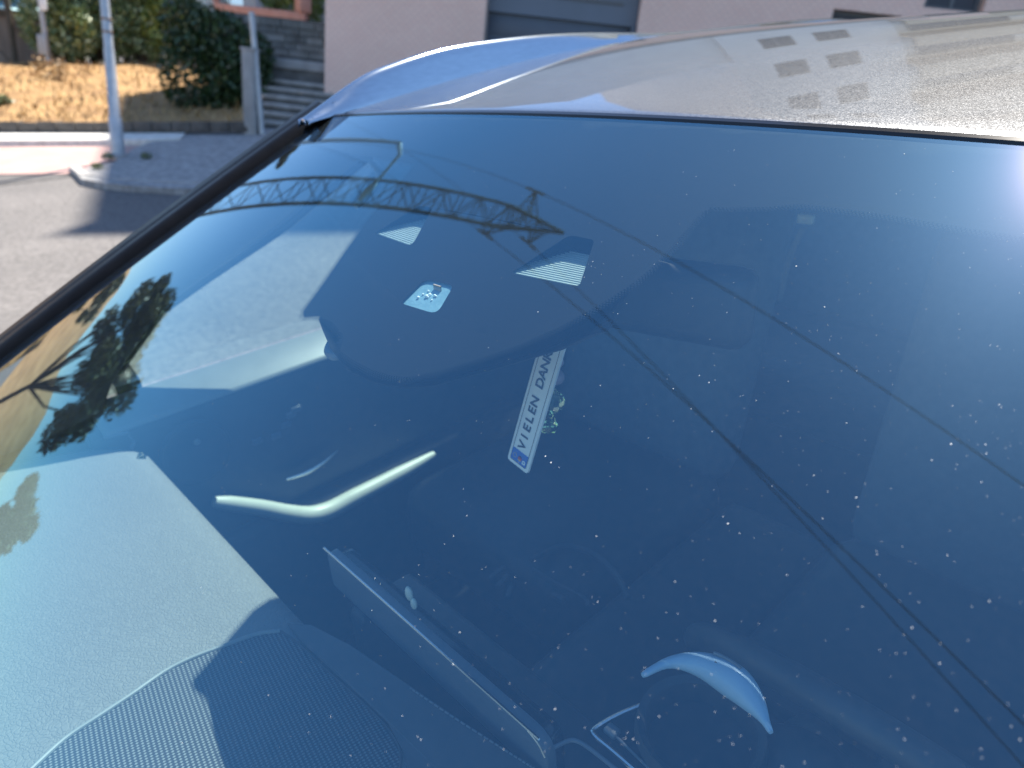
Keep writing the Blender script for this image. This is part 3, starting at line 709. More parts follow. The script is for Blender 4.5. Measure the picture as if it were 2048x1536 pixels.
bush('hedge_bush', 'dense dark green clipped bush in the shade left of the gate post', 'bush', hbp,
     [(V(-.55, 0, .8), (.55, .6, .85)), (V(.15, 0, .75), (.6, .6, .8)), (V(.55, .05, .65), (.4, .5, .75)), (V(-.1, -.1, 1.45), (.75, .6, .55)), (V(.55, -.1, 1.25), (.4, .45, .45)), (V(-.7, -.2, 1.65), (.5, .5, .5))], 9000, .055, 'hedge')
for k, (x, y, t, w, h, lab) in enumerate([(128, 122, 25.6, 1.05, 2.6, 'silvery green oleander bush on the bank just left of the lamp post'),
                                          (205, 112, 26.2, 1.0, 2.9, 'tall oleander bush directly behind the lamp post'),
                                          (285, 118, 26.0, 1.0, 2.7, 'bushy oleander between the lamp post and the dark clipped bush'),
                                          (362, 118, 25.0, .95, 2.6, 'bright green oleander rising behind the dark clipped bush')]):
    b = pw(x, y, t)
    bush('oleander_bush', lab, 'bush', b, [(V(-.4*w, 0, h*.34), (.8*w, .7, h*.32)), (V(.35*w, .1, h*.36), (.85*w, .7, h*.34)), (V(0, 0, h*.75), (.9*w, .8, h*.34)), (V(-.5*w, -.1, h*.9), (.6*w, .6, h*.25)), (V(.5*w, 0, h*.95), (.6*w, .6, h*.3))],
         5200, .085, 'lime' if k == 3 else 'oleander', 'oleander bushes along the top of the bank', 7)
for k, (x, y, t, w, h, lab) in enumerate([(60, 120, 29, 1.5, 3.2, 'shaded leafy bush filling the gap behind the shed corner'), (170, 118, 29.5, 1.6, 3.4, 'shaded leafy bush behind the gap left of the lamp post'), (250, 118, 29.5, 1.6, 3.4, 'shaded leafy bush behind the gap right of the lamp post'), (335, 118, 29.5, 1.6, 3.6, 'shaded leafy bush behind the bright green oleander'), (415, 116, 29, 1.3, 3.4, 'shaded leafy bush beside the cream sloping coping')]):
    b = pw(x, y, t)
    bush('backing_bush', lab, 'bush', b, [(V(-.5*w, 0, h*.22), (.8*w, .7, h*.3)), (V(.5*w, 0, h*.22), (.8*w, .7, h*.3)), (V(0, 0, h*.6), (1.0*w, .8, h*.4)), (V(0, 0, h*.95), (.9*w, .7, h*.3))], 3600, .11, 'oleander', 'bushes behind the oleanders', 4)
b = P(tl*.75, zr - .6, .9)
bush('garden_shrub', 'yellow green shrub behind the salmon terrace railing', 'shrub', b, [(V(0, 0, 1.0), (1.1, .8, .9)), (V(.6, 0, 1.5), (.8, .6, .8)), (V(-.5, 0, 1.5), (.8, .6, .7))], 2600, .07, 'lime')
for k, (x, y, t, hh, lab) in enumerate([(112, 205, 20.5, .95, 'tall dry brown weed on the sunny bank left of the lamp post'), (8, 232, 17.6, .35, 'small green weed clump at the left edge of the bank')]):
    b = pw(x, y, t) ; tt = thing('weed', lab, 'plant', b)
    mb = MB()
    for s in range(9):
        a = random.random()*6.28; tip = b + np.array([math.cos(a)*.25*hh, math.sin(a)*.25*hh, hh*random.uniform(.6, 1)])
        mb.tube([b, (b + tip)/2 + np.array([0, 0, .1*hh]), tip], [.012, .009, .004], 4)
        leaf_cloud(mb, tip - np.array([0, 0, .12*hh]), (.14, .14, .25*hh), 34, .045)
    mb.build('leaves', 'straw' if k == 0 else 'weed', tt, b, fix=False)
for k, (x, y, lab) in enumerate([(195, 338, 'weeds at the pointed end of the cobbled pavement'), (215, 318, 'weeds round the foot of the lamp post'), (292, 318, 'weed tuft on the cobbles right of the lamp post')]):
    b = W(gpt(x, y, KH)); mb = MB(); leaf_cloud(mb, b + np.array([0, 0, .04]), (.10, .08, .035), 70, .02)
    tag(mb.build('weed_tuft', 'weed', fix=False), lab, 'plant')

# ================================================================== LAMP POST, SHED, SIGN POST on the left
lb = W(gpt(237, 312, KH)); 
ltop = plane_pt(209, 0, lb, FN); lean = (ltop - lb) / (ltop[2] - lb[2])
lp = thing('lamp_post', 'grey galvanised lamp post standing on the cobbled pavement point', 'lamp post', lb)
LA = lambda h: lb + lean * h
MB().tube([LA(-.05), LA(.5), LA(.52), LA(1.35), LA(1.37), LA(6.2)], [.088, .084, .068, .064, .058, .045], 20).build('shaft', 'pole', lp, lb, smooth=True)
hb1 = 1.42
for hh in (1.55, 1.70):
    MB().tube([LA(hh), LA(hh + .025)], [.062, .062], 20).build('band', 'rust', lp, lb, smooth=True)
MB().tube([LA(6.2), LA(6.5) - FD*.3, LA(6.6) - FD*1.2], [.055, .045, .04], 12).build('arm', 'pole', lp, lb, smooth=True)
MB().ball(LA(6.58) - FD*1.5, .35, (1, .4, .25), ax=FAX).build('lantern', 'pole', lp, lb, smooth=True)
MB().tube([LA(-.01), LA(.03)], [.19, .17], 20).build('foot_plate', 'concrete', lp, lb)
shp = pw(30, 110, 27.5)
sh = thing('shed', 'low brown boarded shed with a pale blue sheet roof behind the bank', 'shed', shp)
zt0 = plane_pt(30, 36, shp, FN)[2]; zt1 = plane_pt(30, 19, shp, FN)[2]
for k in range(12):
    a = -3.2 + k * .36
    sbox(MB(), shp, a + .006, a + .352, random.uniform(0, .015), .1, shp[2] - .6, zt0).build('board', 'shed', sh, shp)
sbox(MB(), shp, -3.4, 1.22, -.06, 2.0, zt0 + .002, zt1).build('fascia', 'darkstone', sh, shp)
q = MB(); o = np.array([shp[0], shp[1], 0]); Q = lambda a, d, h: o + FD*a - FN*d + FU*h
q.grid([[Q(a, d, zt1 + .03 + d*.24 + .012*(i % 2)) for d in np.linspace(-.25, 2.2, 4)] for i, a in enumerate(np.linspace(-3.6, 1.25, 40))])
r = q.build('roof_sheet', 'tarp', sh, shp); mo = r.modifiers.new('thick', 'SOLIDIFY'); mo.thickness = .02
b = pw(97, 118, 24.6); tp = plane_pt(76, -30, b, FN)
sg = thing('sign_post', 'thin grey post with a small white plate in front of the oleanders', 'post', b)
MB().tube([b - FU*.2, tp], [.075, .07], 12).build('shaft', 'pole', sg, b, smooth=True)
m_ = plane_pt(86, 7, b + FN*.08, FN); MB().box(m_, FAX, (.10, .012, .16)).build('plate', 'white', sg, b, bevel=.004)
m_ = plane_pt(86, 90, b + FN*.08, FN); MB().box(m_, FAX, (.13, .05, .26)).build('meter_box', 'pole', sg, b, bevel=.02)

# ================================================================== PINES, PYLON, CABLES on the car's right
def pine(name, label, az, dist, el_base, el_lo, el_hi, half_az, n, lean=0.0, ntr=2, clumps=26, seed=1):
    rr = random.Random(seed)
    base = from_car(az, el_base, dist); base[2] -= .4
    t = thing(name, label, 'tree', base, 'pines on the dry slope')
    zl, zh = W(CC)[2] + math.tan(R_(el_lo))*dist, W(CC)[2] + math.tan(R_(el_hi))*dist
    rad = dist * math.tan(R_(half_az)); cen = from_car(az + lean, 0, dist); zc = (zl + zh)/2
    crown = MB(); wood = MB()
    fork = base + (np.array([cen[0], cen[1], zl]) - base) * .55
    wood.tube([base, (base + fork)/2 + np.array([.08, .05, 0]), fork], [.17, .14, .12], 9)
    for k in range(clumps):
        a = rr.random()*6.283; r = math.sqrt(rr.random()) * rad
        zz = zl + (zh - zl) * (rr.random() * .75 + .2 * (1 - (r/rad)**2))
        c = np.array([cen[0] + r*math.cos(a), cen[1] + r*math.sin(a), zz])
        s = rad * rr.uniform(.2, .34)
        leaf_cloud(crown, c, (s, s, s*.55), n // clumps, .10, shell=.15, aspect=3.0)
        m = (fork + c)/2 + np.array([rr.uniform(-.2, .2), rr.uniform(-.2, .2), -.15*rad])
        if k % 2 == 0: wood.tube([fork, m, c], [.07, .045, .015], 6)
    crown.build('crown', 'pine', t, base, fix=False); wood.build('trunk', 'bark', t, base, smooth=True)
    return t
pine('pine_tree', 'broad pine with dark branches mirrored at the left of the windscreen', -79, 24, -4.5, 4.0, 10.0, 7.4, 17000, lean=-3.5, clumps=38, seed=3)
pine('pine_tree', 'rounded pine crown mirrored low at the left edge over the dashboard', -67.5, 22, -4, 1.4, 5.6, 3.6, 6000, clumps=16, seed=5)
pine('pine_tree', 'small pine top mirrored beside the black screen pillar', -104.5, 30, -3, 9.8, 15.0, 3.2, 5200, clumps=12, seed=9)
for k, (az, d, eh, ha) in enumerate([(-95, 36, 4.6, 4.0), (-90, 38, 3.6, 3.8), (-100, 40, 5.4, 3.4)]):
    pine('pine_tree', ['middle shrubby pine on the crest of the dry slope', 'lowest shrubby pine on the crest of the dry slope', 'tallest shrubby pine on the crest of the dry slope'][k], az, d, -2.5, -.8, eh, ha, 6000, clumps=16, seed=20+k)

# pylon: vertical lattice mast with three staggered crossarms
def dirpt(px, py, dist):                      # direction of what the screen mirrors at a pixel, at a horizontal distance
    v, p = refl(px, py); o = W(p); d = Wv(v); return o + d * dist / math.hypot(d[0], d[1])
PD = 27.0
tip = dirpt(1140, 450, PD); m1 = 0.5*(dirpt(640, 365, PD) + dirpt(610, 408, PD)); m2 = 0.5*(dirpt(950, 400, PD) + dirpt(930, 421, PD))
base = np.array([0.5*(m1[0] + m2[0]), 0.5*(m1[1] + m2[1]), -3.0])
topz = tip[2]
py = thing('pylon', 'tall brown lattice power pylon mirrored across the top of the windscreen', 'pylon', base)
ld = base - W(CC); ld[2] = 0; ld /= np.linalg.norm(ld); lx = np.array([ld[1], -ld[0], 0])   # lx: across the view
AXP = np.stack([lx, ld, FU])
def leg(i, j, z):
    w = .72 if z < topz - 6.5 else max(.05, .72 * (topz - z) / 6.5 + .03)
    return np.array([base[0], base[1], 0]) + lx*i*w + ld*j*w + FU*z
zs = [base[2]]
while zs[-1] < topz - 6.5: zs.append(zs[-1] + 1.45)
while zs[-1] < topz - .4: zs.append(zs[-1] + .75)
zs[-1] = topz
for i, j in ((-1, -1), (1, -1), (1, 1), (-1, 1)):
    MB().tube([leg(i, j, z) for z in zs], .085, 6).build('leg', 'steel', py, base)
cs = [(-1, -1), (1, -1), (1, 1), (-1, 1)]
for k, (z0, z1) in enumerate(zip(zs, zs[1:])):
    for f in range(4):
        a, b = cs[f], cs[(f+1) % 4]
        if k % 2: a, b = b, a
        MB().beam(leg(*a, z0), leg(*b, z1), .05).build('brace', 'steel', py, base)
        if f in (0, 2): MB().beam(leg(*a, z1), leg(*b, z1), .045).build('strut', 'steel', py, base)
arms = [((1075, 383), -1), ((975, 470), 1), ((1062, 488), 1)]
wd = None
arm_ends = []
for (ax_, ay_), sgn in arms:
    e = dirpt(ax_, ay_, PD)
    zt = e[2]; c = np.array([base[0], base[1], zt]); off = (e - c) @ lx
    end = c + lx * off
    w_ = MB()
    for jj in (-1, 1):
        w_.beam(leg(np.sign(off), jj, zt - .15), end, .07); w_.beam(leg(np.sign(off), jj, zt + 1.1), end + FU*.05, .06)
    n_ = 4
    for q_ in range(1, n_):
        f = q_/n_; w_.beam(leg(np.sign(off), -1, zt - .15)*(1-f) + end*f, leg(np.sign(off), 1, zt + 1.1)*(1-f) + (end + FU*.05)*f, .04)
        w_.beam(leg(np.sign(off), 1, zt - .15)*(1-f) + end*f, leg(np.sign(off), -1, zt + 1.1)*(1-f) + (end + FU*.05)*f, .04)
    w_.build('crossarm', 'steel', py, base); arm_ends.append(end)
# cables: straight spans from each crossarm passing over the car
targets = [(2048, 970), (2048, 1440), (2048, 1525)]
labs = ['power cable from the upper lone crossarm, mirrored highest across the windscreen', 'power cable from the lower crossarm of the pair, mirrored through the middle of the windscreen', 'power cable from the higher crossarm of the pair, mirrored lowest across the windscreen']
dirs = []
for end, tg in zip(arm_ends, targets):
    v, p = refl(*tg); o = W(p); d = Wv(v); hit_ = o + d * ((end[2] - 1.0 - o[2]) / d[2]); dirs.append(hit_ - end)
mean = sum(x / np.linalg.norm(x) for x in dirs); mean /= np.linalg.norm(mean)
for end, dv, lb_ in zip(arm_ends, dirs, labs):
    u = dv / np.linalg.norm(dv)
    st_ = end + u * 1.0
    for sg_ in (1, -1):
        MB().tube([end + u*sg_*.1, end + u*sg_*1.0], [.085, .085], 8).build('insulator', 'ceramic', py, base)
    pts = [end + u*s + FU*(-.0006*s*(50-s) if 0 < s < 50 else 0) for s in np.linspace(1.0, 70, 30)]
    tag(MB().tube(pts, .023, 6).build('power_cable', 'cable', smooth=True), lb_, 'cable', 'power cables over the street')
    pts = [end - u*s - FU*.0006*s*(70-s) for s in np.linspace(1.0, 60, 14)]
    tag(MB().tube(pts, .016, 6).build('power_cable', 'cable', smooth=True), 'power cable running away from the pylon ' + ('at its lone upper crossarm' if lb_.startswith('power cable from the upper lone') else 'at the lower of its paired crossarms' if 'lower crossarm' in lb_ else 'at the higher of its paired crossarms'), 'cable', 'power cables over the street')
# ================================================================== THE CAR
car = thing('parked_car', 'champagne grey car with roof rails parked nose downhill, its windscreen filling the view', 'car', mtx=MCAR)
def C_(mb, name, m, parent=None, **k): return mb.build(name, m, parent or car, **k)
# --- roof
def roofpt(u, yy):
    k = min(max(yy / .8, 0), 1); k = k*k*(3 - 2*k)
    return np.array([u, KY*u*u + yy, -KZ*(1 - k)*u*u - k*(.0045*(u/.575)**2 + .0085*(u/.575)**6) + .172*yy - .089*yy*yy])
ys = [.012, .014, .018, .03, .06] + list(np.linspace(.1, 2.25, 44)); uu = np.linspace(-.578, .578, 49)
P_ = [[roofpt(u, y) + np.array([0, 0, [-.012, -.004, -.001, 0][min(i, 3)]]) for u in uu] for i, y in enumerate(ys)]
roof = C_(MB().grid(P_), 'roof', 'paint', smooth=True)
# gasket between screen and roof
C_(MB().tube([roofpt(u, .006) + np.array([0, 0, -.003]) for u in np.linspace(-.6, .6, 49)], .0065, 8), 'header_gasket', 'gloss_black', smooth=True)
# --- roof rails
rb = [(-.01, -.022), (.0, -.018), (.1, -.004), (.168, .003), (.28, .015), (.401, .028), (.53, .044), (.661, .057), (.796, .066), (.93, .071), (1.3, .072), (1.7, .060), (2.12, .030)]
rt_ = {-.01: -.020, .0: -.013, .1: .033, .168: .052, .28: .072, .401: .081, .53: .086, .661: .0865, .796: .0835, .93: .080, 1.1: .082, 1.3: .089, 1.57: .096, 1.85: .098, 2.02: .085, 2.12: .04}
rts = np.array(smooth_curve([np.array([k, rt_[k]]) for k in sorted(rt_)], 8)).T
for sg in (-1, 1):
    rows = []
    for (y, zb) in smooth_curve([np.array(q) for q in rb], 9):
        zt = float(np.interp(y, *rts)); h = max(zt - zb, .004)
        x0 = .577
        sec = [(x0 - .006, zb - .004), (x0 - .005, zb + .08*h), (x0 - .001, zb + .35*h), (x0 + .003, zb + .7*h), (x0 + .0055, zt - .007), (x0 + .0085, zt - .0022), (x0 + .0125, zt - .0004), (x0 + .016, zt), (x0 + .021, zt - .002), (x0 + .025, zt - .007), (x0 + .028, zb + .3*h), (x0 + .03, zb - .01)]
        rows.append([np.array([sg*a, y, b]) for a, b in sec])
    rl = C_(MB().grid(rows), 'roof_rail', 'alu', smooth=True, sharp=75)
    C_(MB().tube([np.array([sg*.5755, y, zb + .0005]) for y, zb in smooth_curve([np.array(q) for q in rb[1:]], 4)], .0032, 6), 'rail_lip', 'chrome', rl, smooth=True)
    # cant rail: body side between roof and door windows
    rows = [[np.array([sg*x, y, max(zb, -.02) + dz]) for x, dz in ((.606, -.012), (.625, -.03), (.645, -.06), (.655, -.10))] for y, zb in smooth_curve([np.array(q) for q in rb[1:]], 4)]
    C_(MB().grid(rows), 'side_rail', 'paint', smooth=True)
# --- windscreen
ss = np.linspace(0, .94, 40)
ws = C_(MB().grid([[surf(gw(s)*f, s) for f in np.linspace(-1, 1, 61)] for s in ss]), 'windscreen', 'glass', smooth=True, fix=False)
me = ws.data
if me.polygons[len(me.polygons)//2].normal.z < 0: me.flip_normals()
def on_glass(name, outline, holes, off, m, parent, maxlen=.025):
    allp = [Vector((p[0], p[1], 0)) for p in outline]; loops = [allp] + [[Vector((p[0], p[1], 0)) for p in h] for h in holes]
    tri = geometry.tessellate_polygon(loops); flat = [v for l in loops for v in l]
    bm = bmesh.new(); vs = [bm.verts.new(v) for v in flat]; 
    for t in tri:
        try: bm.faces.new([vs[i] for i in t])
        except ValueError: pass
    for _ in range(7):
        es = [e for e in bm.edges if e.calc_length() > maxlen]
        if not es: break
        bmesh.ops.subdivide_edges(bm, edges=es, cuts=1); bmesh.ops.triangulate(bm, faces=bm.faces)
    for v in bm.verts:
        u, s = v.co.x, v.co.y; v.co = Vector(surf(u, s) - gnorm(u, s) * off)
    me = bpy.data.meshes.new(name); bm.to_mesh(me); bm.free(); me.materials.append(M[m])
    for p in me.polygons: p.use_smooth = True
    o = bpy.data.objects.new(name, me); COL.objects.link(o); o.parent = parent; return o
edge_px = [(700, 306), (770, 316), (826, 327), (815, 345), (740, 430), (690, 500), (645, 565), (604, 622), (606, 632), (635, 630), (662, 642), (684, 668), (678, 700), (700, 716), (740, 737), (780, 749), (815, 752), (870, 741), (950, 717), (1030, 690), (1110, 655), (1200, 606), (1262, 566), (1300, 535), (1345, 490), (1382, 445), (1400, 424), (1418, 412), (1450, 412), (1530, 411), (1600, 405), (1700, 416), (1800, 430), (1900, 447), (2048, 470)]
edge = [us(*p) for p in edge_px]
left = [np.array([-(gw(.07) - .002), .075]), np.array([-.483, .075])]
right = [np.array([.46, .084]), np.array([gw(.07) - .002, .075])]
edge_all = left + [np.array(e) for e in edge] + right
topl = [np.array([(gw(.002) - .002) * f, .003]) for f in np.linspace(1, -1, 25)]
tri1 = [us(*p) for p in round_poly([(749, 464), (836, 409), (864, 413), (822, 490)], [4, 10, 6, 14])]
tri2 = [us(*p) for p in round_poly([(1021, 543), (1138, 467), (1188, 477), (1158, 568), (1144, 568)], [8, 12, 8, 14, 12])]
sq = [us(*p) for p in round_poly([(800, 604), (848, 556), (906, 568), (872, 626)], [10, 14, 12, 18])]
frit = on_glass('frit_band', edge_all + topl, [tri1, tri2, sq], .0015, 'frit', ws)
# half tone dots along its lower edge
mb = MB(); run = [np.array(p) for p in edge]
for i in range(len(run) - 1):
    a, b = run[i], run[i+1]; l = np.linalg.norm(b - a); d = (b - a)/l; nrm_ = np.array([-d[1], d[0]])
    n_ = max(1, int(l / .0025))
    for r_i, (o_, rad) in enumerate(((.0011, .00105), (.0030, .00085), (.0048, .0006))):
        for k in range(n_):
            q = a + d * (k + .5*(r_i % 2)) * l / n_ + nrm_ * o_
            c = surf(*q) - gnorm(*q) * .0015; e1 = surf(q[0] + 1e-3, q[1]) - surf(*q); e1 /= np.linalg.norm(e1); e2 = surf(q[0], q[1] + 1e-3) - surf(*q); e2 /= np.linalg.norm(e2)
            mb.add([c + (e1*math.cos(t) + e2*math.sin(t))*rad for t in np.linspace(0, 2*math.pi, 7)[:-1]], [(0, 1, 2, 3, 4, 5)])
dots = mb.build('frit_dots', 'frit', ws, fix=False); dots['kind'] = 'stuff'
# what sits behind the three cut outs
def gp3(q, off): return surf(*q) - gnorm(*q) * off
for tri, bl, br, tr, tl in ((tri1, (749, 464), (822, 490), (864, 413), (836, 409)), (tri2, (1021, 543), (1150, 569), (1188, 477), (1138, 467))):
    BL, BR, TR, TL = (np.array(us(*p)) for p in (bl, br, tr, tl))
    ex = .006
    def sp_(f, g): return (BL*(1-f) + BR*f)*(1-g) + (TL*(1-f) + TR*f)*g
    dpt = lambda g: .004 + .017*g
    base_ = MB().grid([[gp3(sp_(f, g), dpt(g) + .003) for f in np.linspace(-.25, 1.25, 7)] for g in np.linspace(-.12, 1.25, 12)])
    sh_ = C_(base_, 'camera_shield', 'shield', smooth=True)
    for k in range(17):
        g = -.02 + k * .062
        p0 = gp3(sp_(-.2, g), dpt(g)); p1 = gp3(sp_(1.2, g), dpt(g))
        C_(MB().beam(p0, p1, .0012, .003), 'rib', 'rib', sh_)
pad = on_glass('rain_sensor_pad', [np.array(p) + (np.array(p) - np.mean(sq, 0))*.12 for p in sq], [], .0035, 'pad', ws)
cs_ = np.mean(sq, 0)
for k in range(9):
    q = cs_ + np.array([random.uniform(-.011, .009), random.uniform(-.007, .007)])
    C_(MB().ball(gp3(q, .003), random.uniform(.0008, .0019), nu=8, nv=6), 'bubble', 'white', pad, smooth=True)
q0 = us(872, 574); C_(MB().box(gp3(q0, .003), EYE, (.005, .0005, .004)), 'chip', 'cap', pad)
# sensor housing behind the frit patch
hp_px = [(632, 632), (640, 655), (655, 690), (690, 735), (745, 760), (800, 768), (862, 766), (1000, 727), (1122, 691), (1215, 652), (1262, 560), (1310, 440), (1180, 375), (840, 340), (700, 495)]
hq = [np.array(us(*p)) for p in hp_px]
mb = MB(); top_ = [gp3(q, .0045) for q in hq]; bot_ = [gp3(np.mean(hq, 0) + (q - np.mean(hq, 0))*.72, .024) for q in hq]; n_ = len(hq)
mb.add(top_ + bot_, [tuple(range(n_, 2*n_))] + [(i, (i+1) % n_, n_+(i+1) % n_, n_+i) for i in range(n_)])
hs_ = C_(mb, 'sensor_housing', 'rubber')
# small lens looking out of the notch
ql = np.array(us(667, 662)); nl = gnorm(*ql); e1 = np.cross(nl, (0, 0, 1)); e1 /= np.linalg.norm(e1); e2 = np.cross(nl, e1)
AXL = np.stack([e1, e2, nl])
C_(MB().lathe(gp3(ql, .014), [(0, -.004), (.019, -.004), (.019, .0), (.0165, .002), (.0125, .001), (.0118, .0)], AXL, 28), 'lens_ring', 'screen', hs_, smooth=True)
C_(MB().lathe(gp3(ql, .013), [(.0085, 0), (.0085, .004), (.006, .005), (.0055, .002), (0, .002)], AXL, 24), 'lens', 'gloss_black', hs_, smooth=True)
# --- pillars
for sg in (-1, 1):
    E_ = lambda s: surf(sg * gw(s), s)
    sl_ = np.linspace(-.012, .96, 40)
    sec = [(0, -.004), (.002, .005), (.012, .016), (.024, .022), (.028, .019), (.034, .024), (.056, .032), (.066, .028), (.068, -.01)]
    tdir = lambda s: (E_(s + .01) - E_(s - .01)) / np.linalg.norm(E_(s + .01) - E_(s - .01))
    rows = []
    for s in sl_:
        t_ = tdir(s); n_ = gnorm(sg * gw(s), s); o_ = np.cross(t_, n_); o_ *= np.sign(o_[0]) * sg
        n_ = n_*.9 + o_*.15; n_ /= np.linalg.norm(n_)
        o2 = o_ * .92 + np.array([0, .25, -.12])
        rows.append([E_(s) + o2*a*1.15 + n_*b for a, b in sec])
    C_(MB().grid(rows), 'pillar_trim', 'rubber', smooth=True, sharp=60)
    rows = [[r[-1] + np.array([0, 0, 0]), r[-2] + np.array([sg*.004, .004, -.004]), r[-2] + np.array([sg*.016, .010, -.010]), r[-2] + np.array([sg*.022, .03, -.03]), r[-2] + np.array([sg*.012, .07, -.03])] for r in rows]
    C_(MB().grid(rows), 'pillar_skin', 'paint', smooth=True)
    # inner pillar trim: from the screen edge to the door window
    wpts = [(-.39, -.41), (-.385, -.386), (-.33, -.33), (-.272, -.277), (-.19, -.243), (-.114, -.216), (-.043, -.187), (.08, -.13), (.19, -.085)]
    wl_ = lambda t: np.array([sg*.662, *[float(np.interp(t*8, range(9), [w[i] for w in wpts])) for i in (0, 1)]])
    rows = []
    for t, s in zip(np.linspace(0, 1, 14), np.linspace(.88, .0, 14)):
        a = E_(s) - gnorm(sg*gw(s), s)*.012; b = wl_(t); m_ = (a + b)/2 + np.array([-sg*.02, 0, -.01])
        rows.append([a, (a+m_)/2 + np.array([-sg*.006, 0, 0]), m_, (b+m_)/2 + np.array([-sg*.004, 0, 0]), b, b + np.array([sg*.006, .004, 0])])
    C_(MB().grid(rows), 'inner_pillar', 'dark_plastic', smooth=True)
# --- front doors
for sg in (-1, 1):
    dpar = None
    skin = MB().hexa([(sg*.69, -.42, -1.2), (sg*.69, .62, -1.2), (sg*.72, .62, -1.2), (sg*.72, -.42, -1.2)], [(sg*.678, -.42, -.462), (sg*.678, .62, -.462), (sg*.72, .62, -.45), (sg*.72, -.42, -.45)])
    door = C_(skin, 'front_door', 'soft_plastic')
    C_(MB().prism([(sg*.676, -.40, -.462), (sg*.680, -.40, -.453), (sg*.742, -.40, -.4215), (sg*.748, -.40, -.44), (sg*.72, -.40, -.458)], (0, 1.0, 0)), 'door_cap', 'cap', door, bevel=.004)
    fr = [(-.66, -.42), (.62, -.42), (.62, -.09), (-.02, -.09)]
    xw_ = lambda z: sg * (.742 - (z + .42) / .33 * .085)
    gl_ = MB().add([(xw_(z), y, z) for y, z in fr], [(0, 1, 2, 3)])
    C_(gl_, 'door_window', 'side_glass', door, fix=False)
    fp = [atx(232, 742, -.735), atx(318, 622, -.705), atx(415, 553, -.688), atx(500, 497, -.675), atx(572, 450, -.668)]
    fp = [np.array([-sg*q[0], q[1], q[2]]) for q in fp] + [np.array((xw_(z) - sg*.004, y, z)) for y, z in [(.16, -.085), (.64, -.075), (.64, -.42)]]
    C_(MB().tube(fp, .010, 8), 'window_frame', 'rubber', door)
    C_(MB().box((sg*.676, .12, -.93), EYE, (.022, .5, .2)), 'lower_panel', 'dark_plastic', door, bevel=.02)
    C_(MB().prism([(sg*.736, -.37, -.405), (sg*.736, -.37, -.62), (sg*.736, -.84, -.62), (sg*.736, -.84, -.47), (sg*.736, -.60, -.40), (sg*.736, -.50, -.36)], (sg*.012, 0, 0)), 'sail_panel', 'dark_plastic', door)
    if sg == -1:
        c = atx(392, 905, -.664); q = np.array([0, 1, 0]), np.array([0, 0, 1]), np.array([1.0, 0, 0])
        AXD = np.stack(q)
        C_(MB().lathe(c, [(.062, 0), (.060, .004), (.056, .005), (.052, .002), (.0, .0015)], AXD, 32), 'speaker', 'dark_plastic', door, smooth=True)
        C_(MB().ball(atx(394, 884, -.655), .006, (1, 1, .6), ax=AXD), 'tweeter_highlight', 'cap', door, smooth=True)  # pale ball standing in for the highlight on the tweeter
        hp2 = smooth_curve([atx(572, 958, -.672), atx(610, 945, -.670), atx(645, 925, -.670), atx(675, 900, -.674)], 5)
        C_(MB().tube(hp2, list(np.interp(range(len(hp2)), [0, 6, len(hp2)-1], [.003, .0055, .002])), 8), 'pull_handle', 'chrome', door, smooth=True)
        for (x, y) in ((515, 882), (552, 872), (572, 850), (582, 830), (592, 818)):
            C_(MB().box(atx(x, y, -.674), EYE, (.003, .010, .006)), 'window_switch', 'screen', door, bevel=.002)
        cv = smooth_curve([atx(x, y, -.664 + .028*min(1, (x - 428)/260)) for x, y in ((428, 1003), (470, 1008), (525, 1016), (575, 1026), (622, 1030), (660, 1020), (710, 993), (770, 962), (830, 930), (868, 908))], 4); n_ = len(cv)
        rad_ = list(np.interp(range(n_), [0, 3, 12, 18, 30, n_ - 3, n_ - 1], [.010, .014, .017, .019, .015, .010, .007]))
        tb2 = C_(MB().tube(cv, rad_, 14), 'armrest', 'trim', door, smooth=True)
        gh = smooth_curve([atx(x, y, -.648) for x, y in ((540, 336), (600, 318), (660, 311), (715, 313), (742, 324), (757, 345), (754, 368), (736, 393), (712, 414))], 5)
        C_(MB().tube(gh, .0055, 8), 'grab_handle', 'cap', smooth=True)
# --- dashboard
sec = [(-.83, -.440), (-.74, -.449), (-.62, -.457), (-.52, -.462), (-.43, -.466), (-.395, -.468), (-.376, -.472), (-.364, -.480), (-.360, -.492), (-.364, -.52), (-.385, -.56), (-.36, -.66), (-.40, -.98)]
def dash_w(y): return float(np.interp(y, [-.83, -.55, -.45, -.40, -.36], [.745, .715, .685, .645, .598]))
rows = []
for f in [-1.012, -1.004] + list(np.linspace(-1, 1, 67)) + [1.004, 1.012]:
    drop = {0: 0, 1: .006, 2: .06}[0 if abs(f) <= 1 else 1 if abs(f) < 1.01 else 2]
    rows.append([np.array([f * dash_w(y), y, z - drop]) for y, z in sec])
dash = C_(MB().grid(rows), 'dashboard', 'dash', smooth=True, sharp=70)
DZ = -.463
gout = [(62, 1540), (130, 1478), (200, 1431), (265, 1388), (330, 1343), (385, 1315), (450, 1291), (515, 1268), (560, 1262), (600, 1290), (660, 1346), (720, 1400), (770, 1450), (800, 1500), (798, 1560), (760, 1640), (400, 1720), (0, 1640)]
def dz(y): return float(np.interp(y, [s[0] for s in sec[:7]], [s[1] for s in sec[:7]]))
def on_dash(x, y, lift=.001):
    p = atz(x, y, DZ)
    for _ in range(4): p = atz(x, y, dz(p[1]) + lift)
    return p
gpts = [on_dash(*p) for p in smooth_curve([np.array(q, float) for q in gout], 3)]
gr = C_(MB().prism(gpts, (0, 0, -.004)), 'speaker_grille', 'weave', dash)
pp = [on_dash(*p, .0015) for p in smooth_curve([np.array(q, float) for q in gout[:9]], 5)]
C_(MB().tube(pp, .0022, 8), 'piping', 'cap', dash, smooth=True)
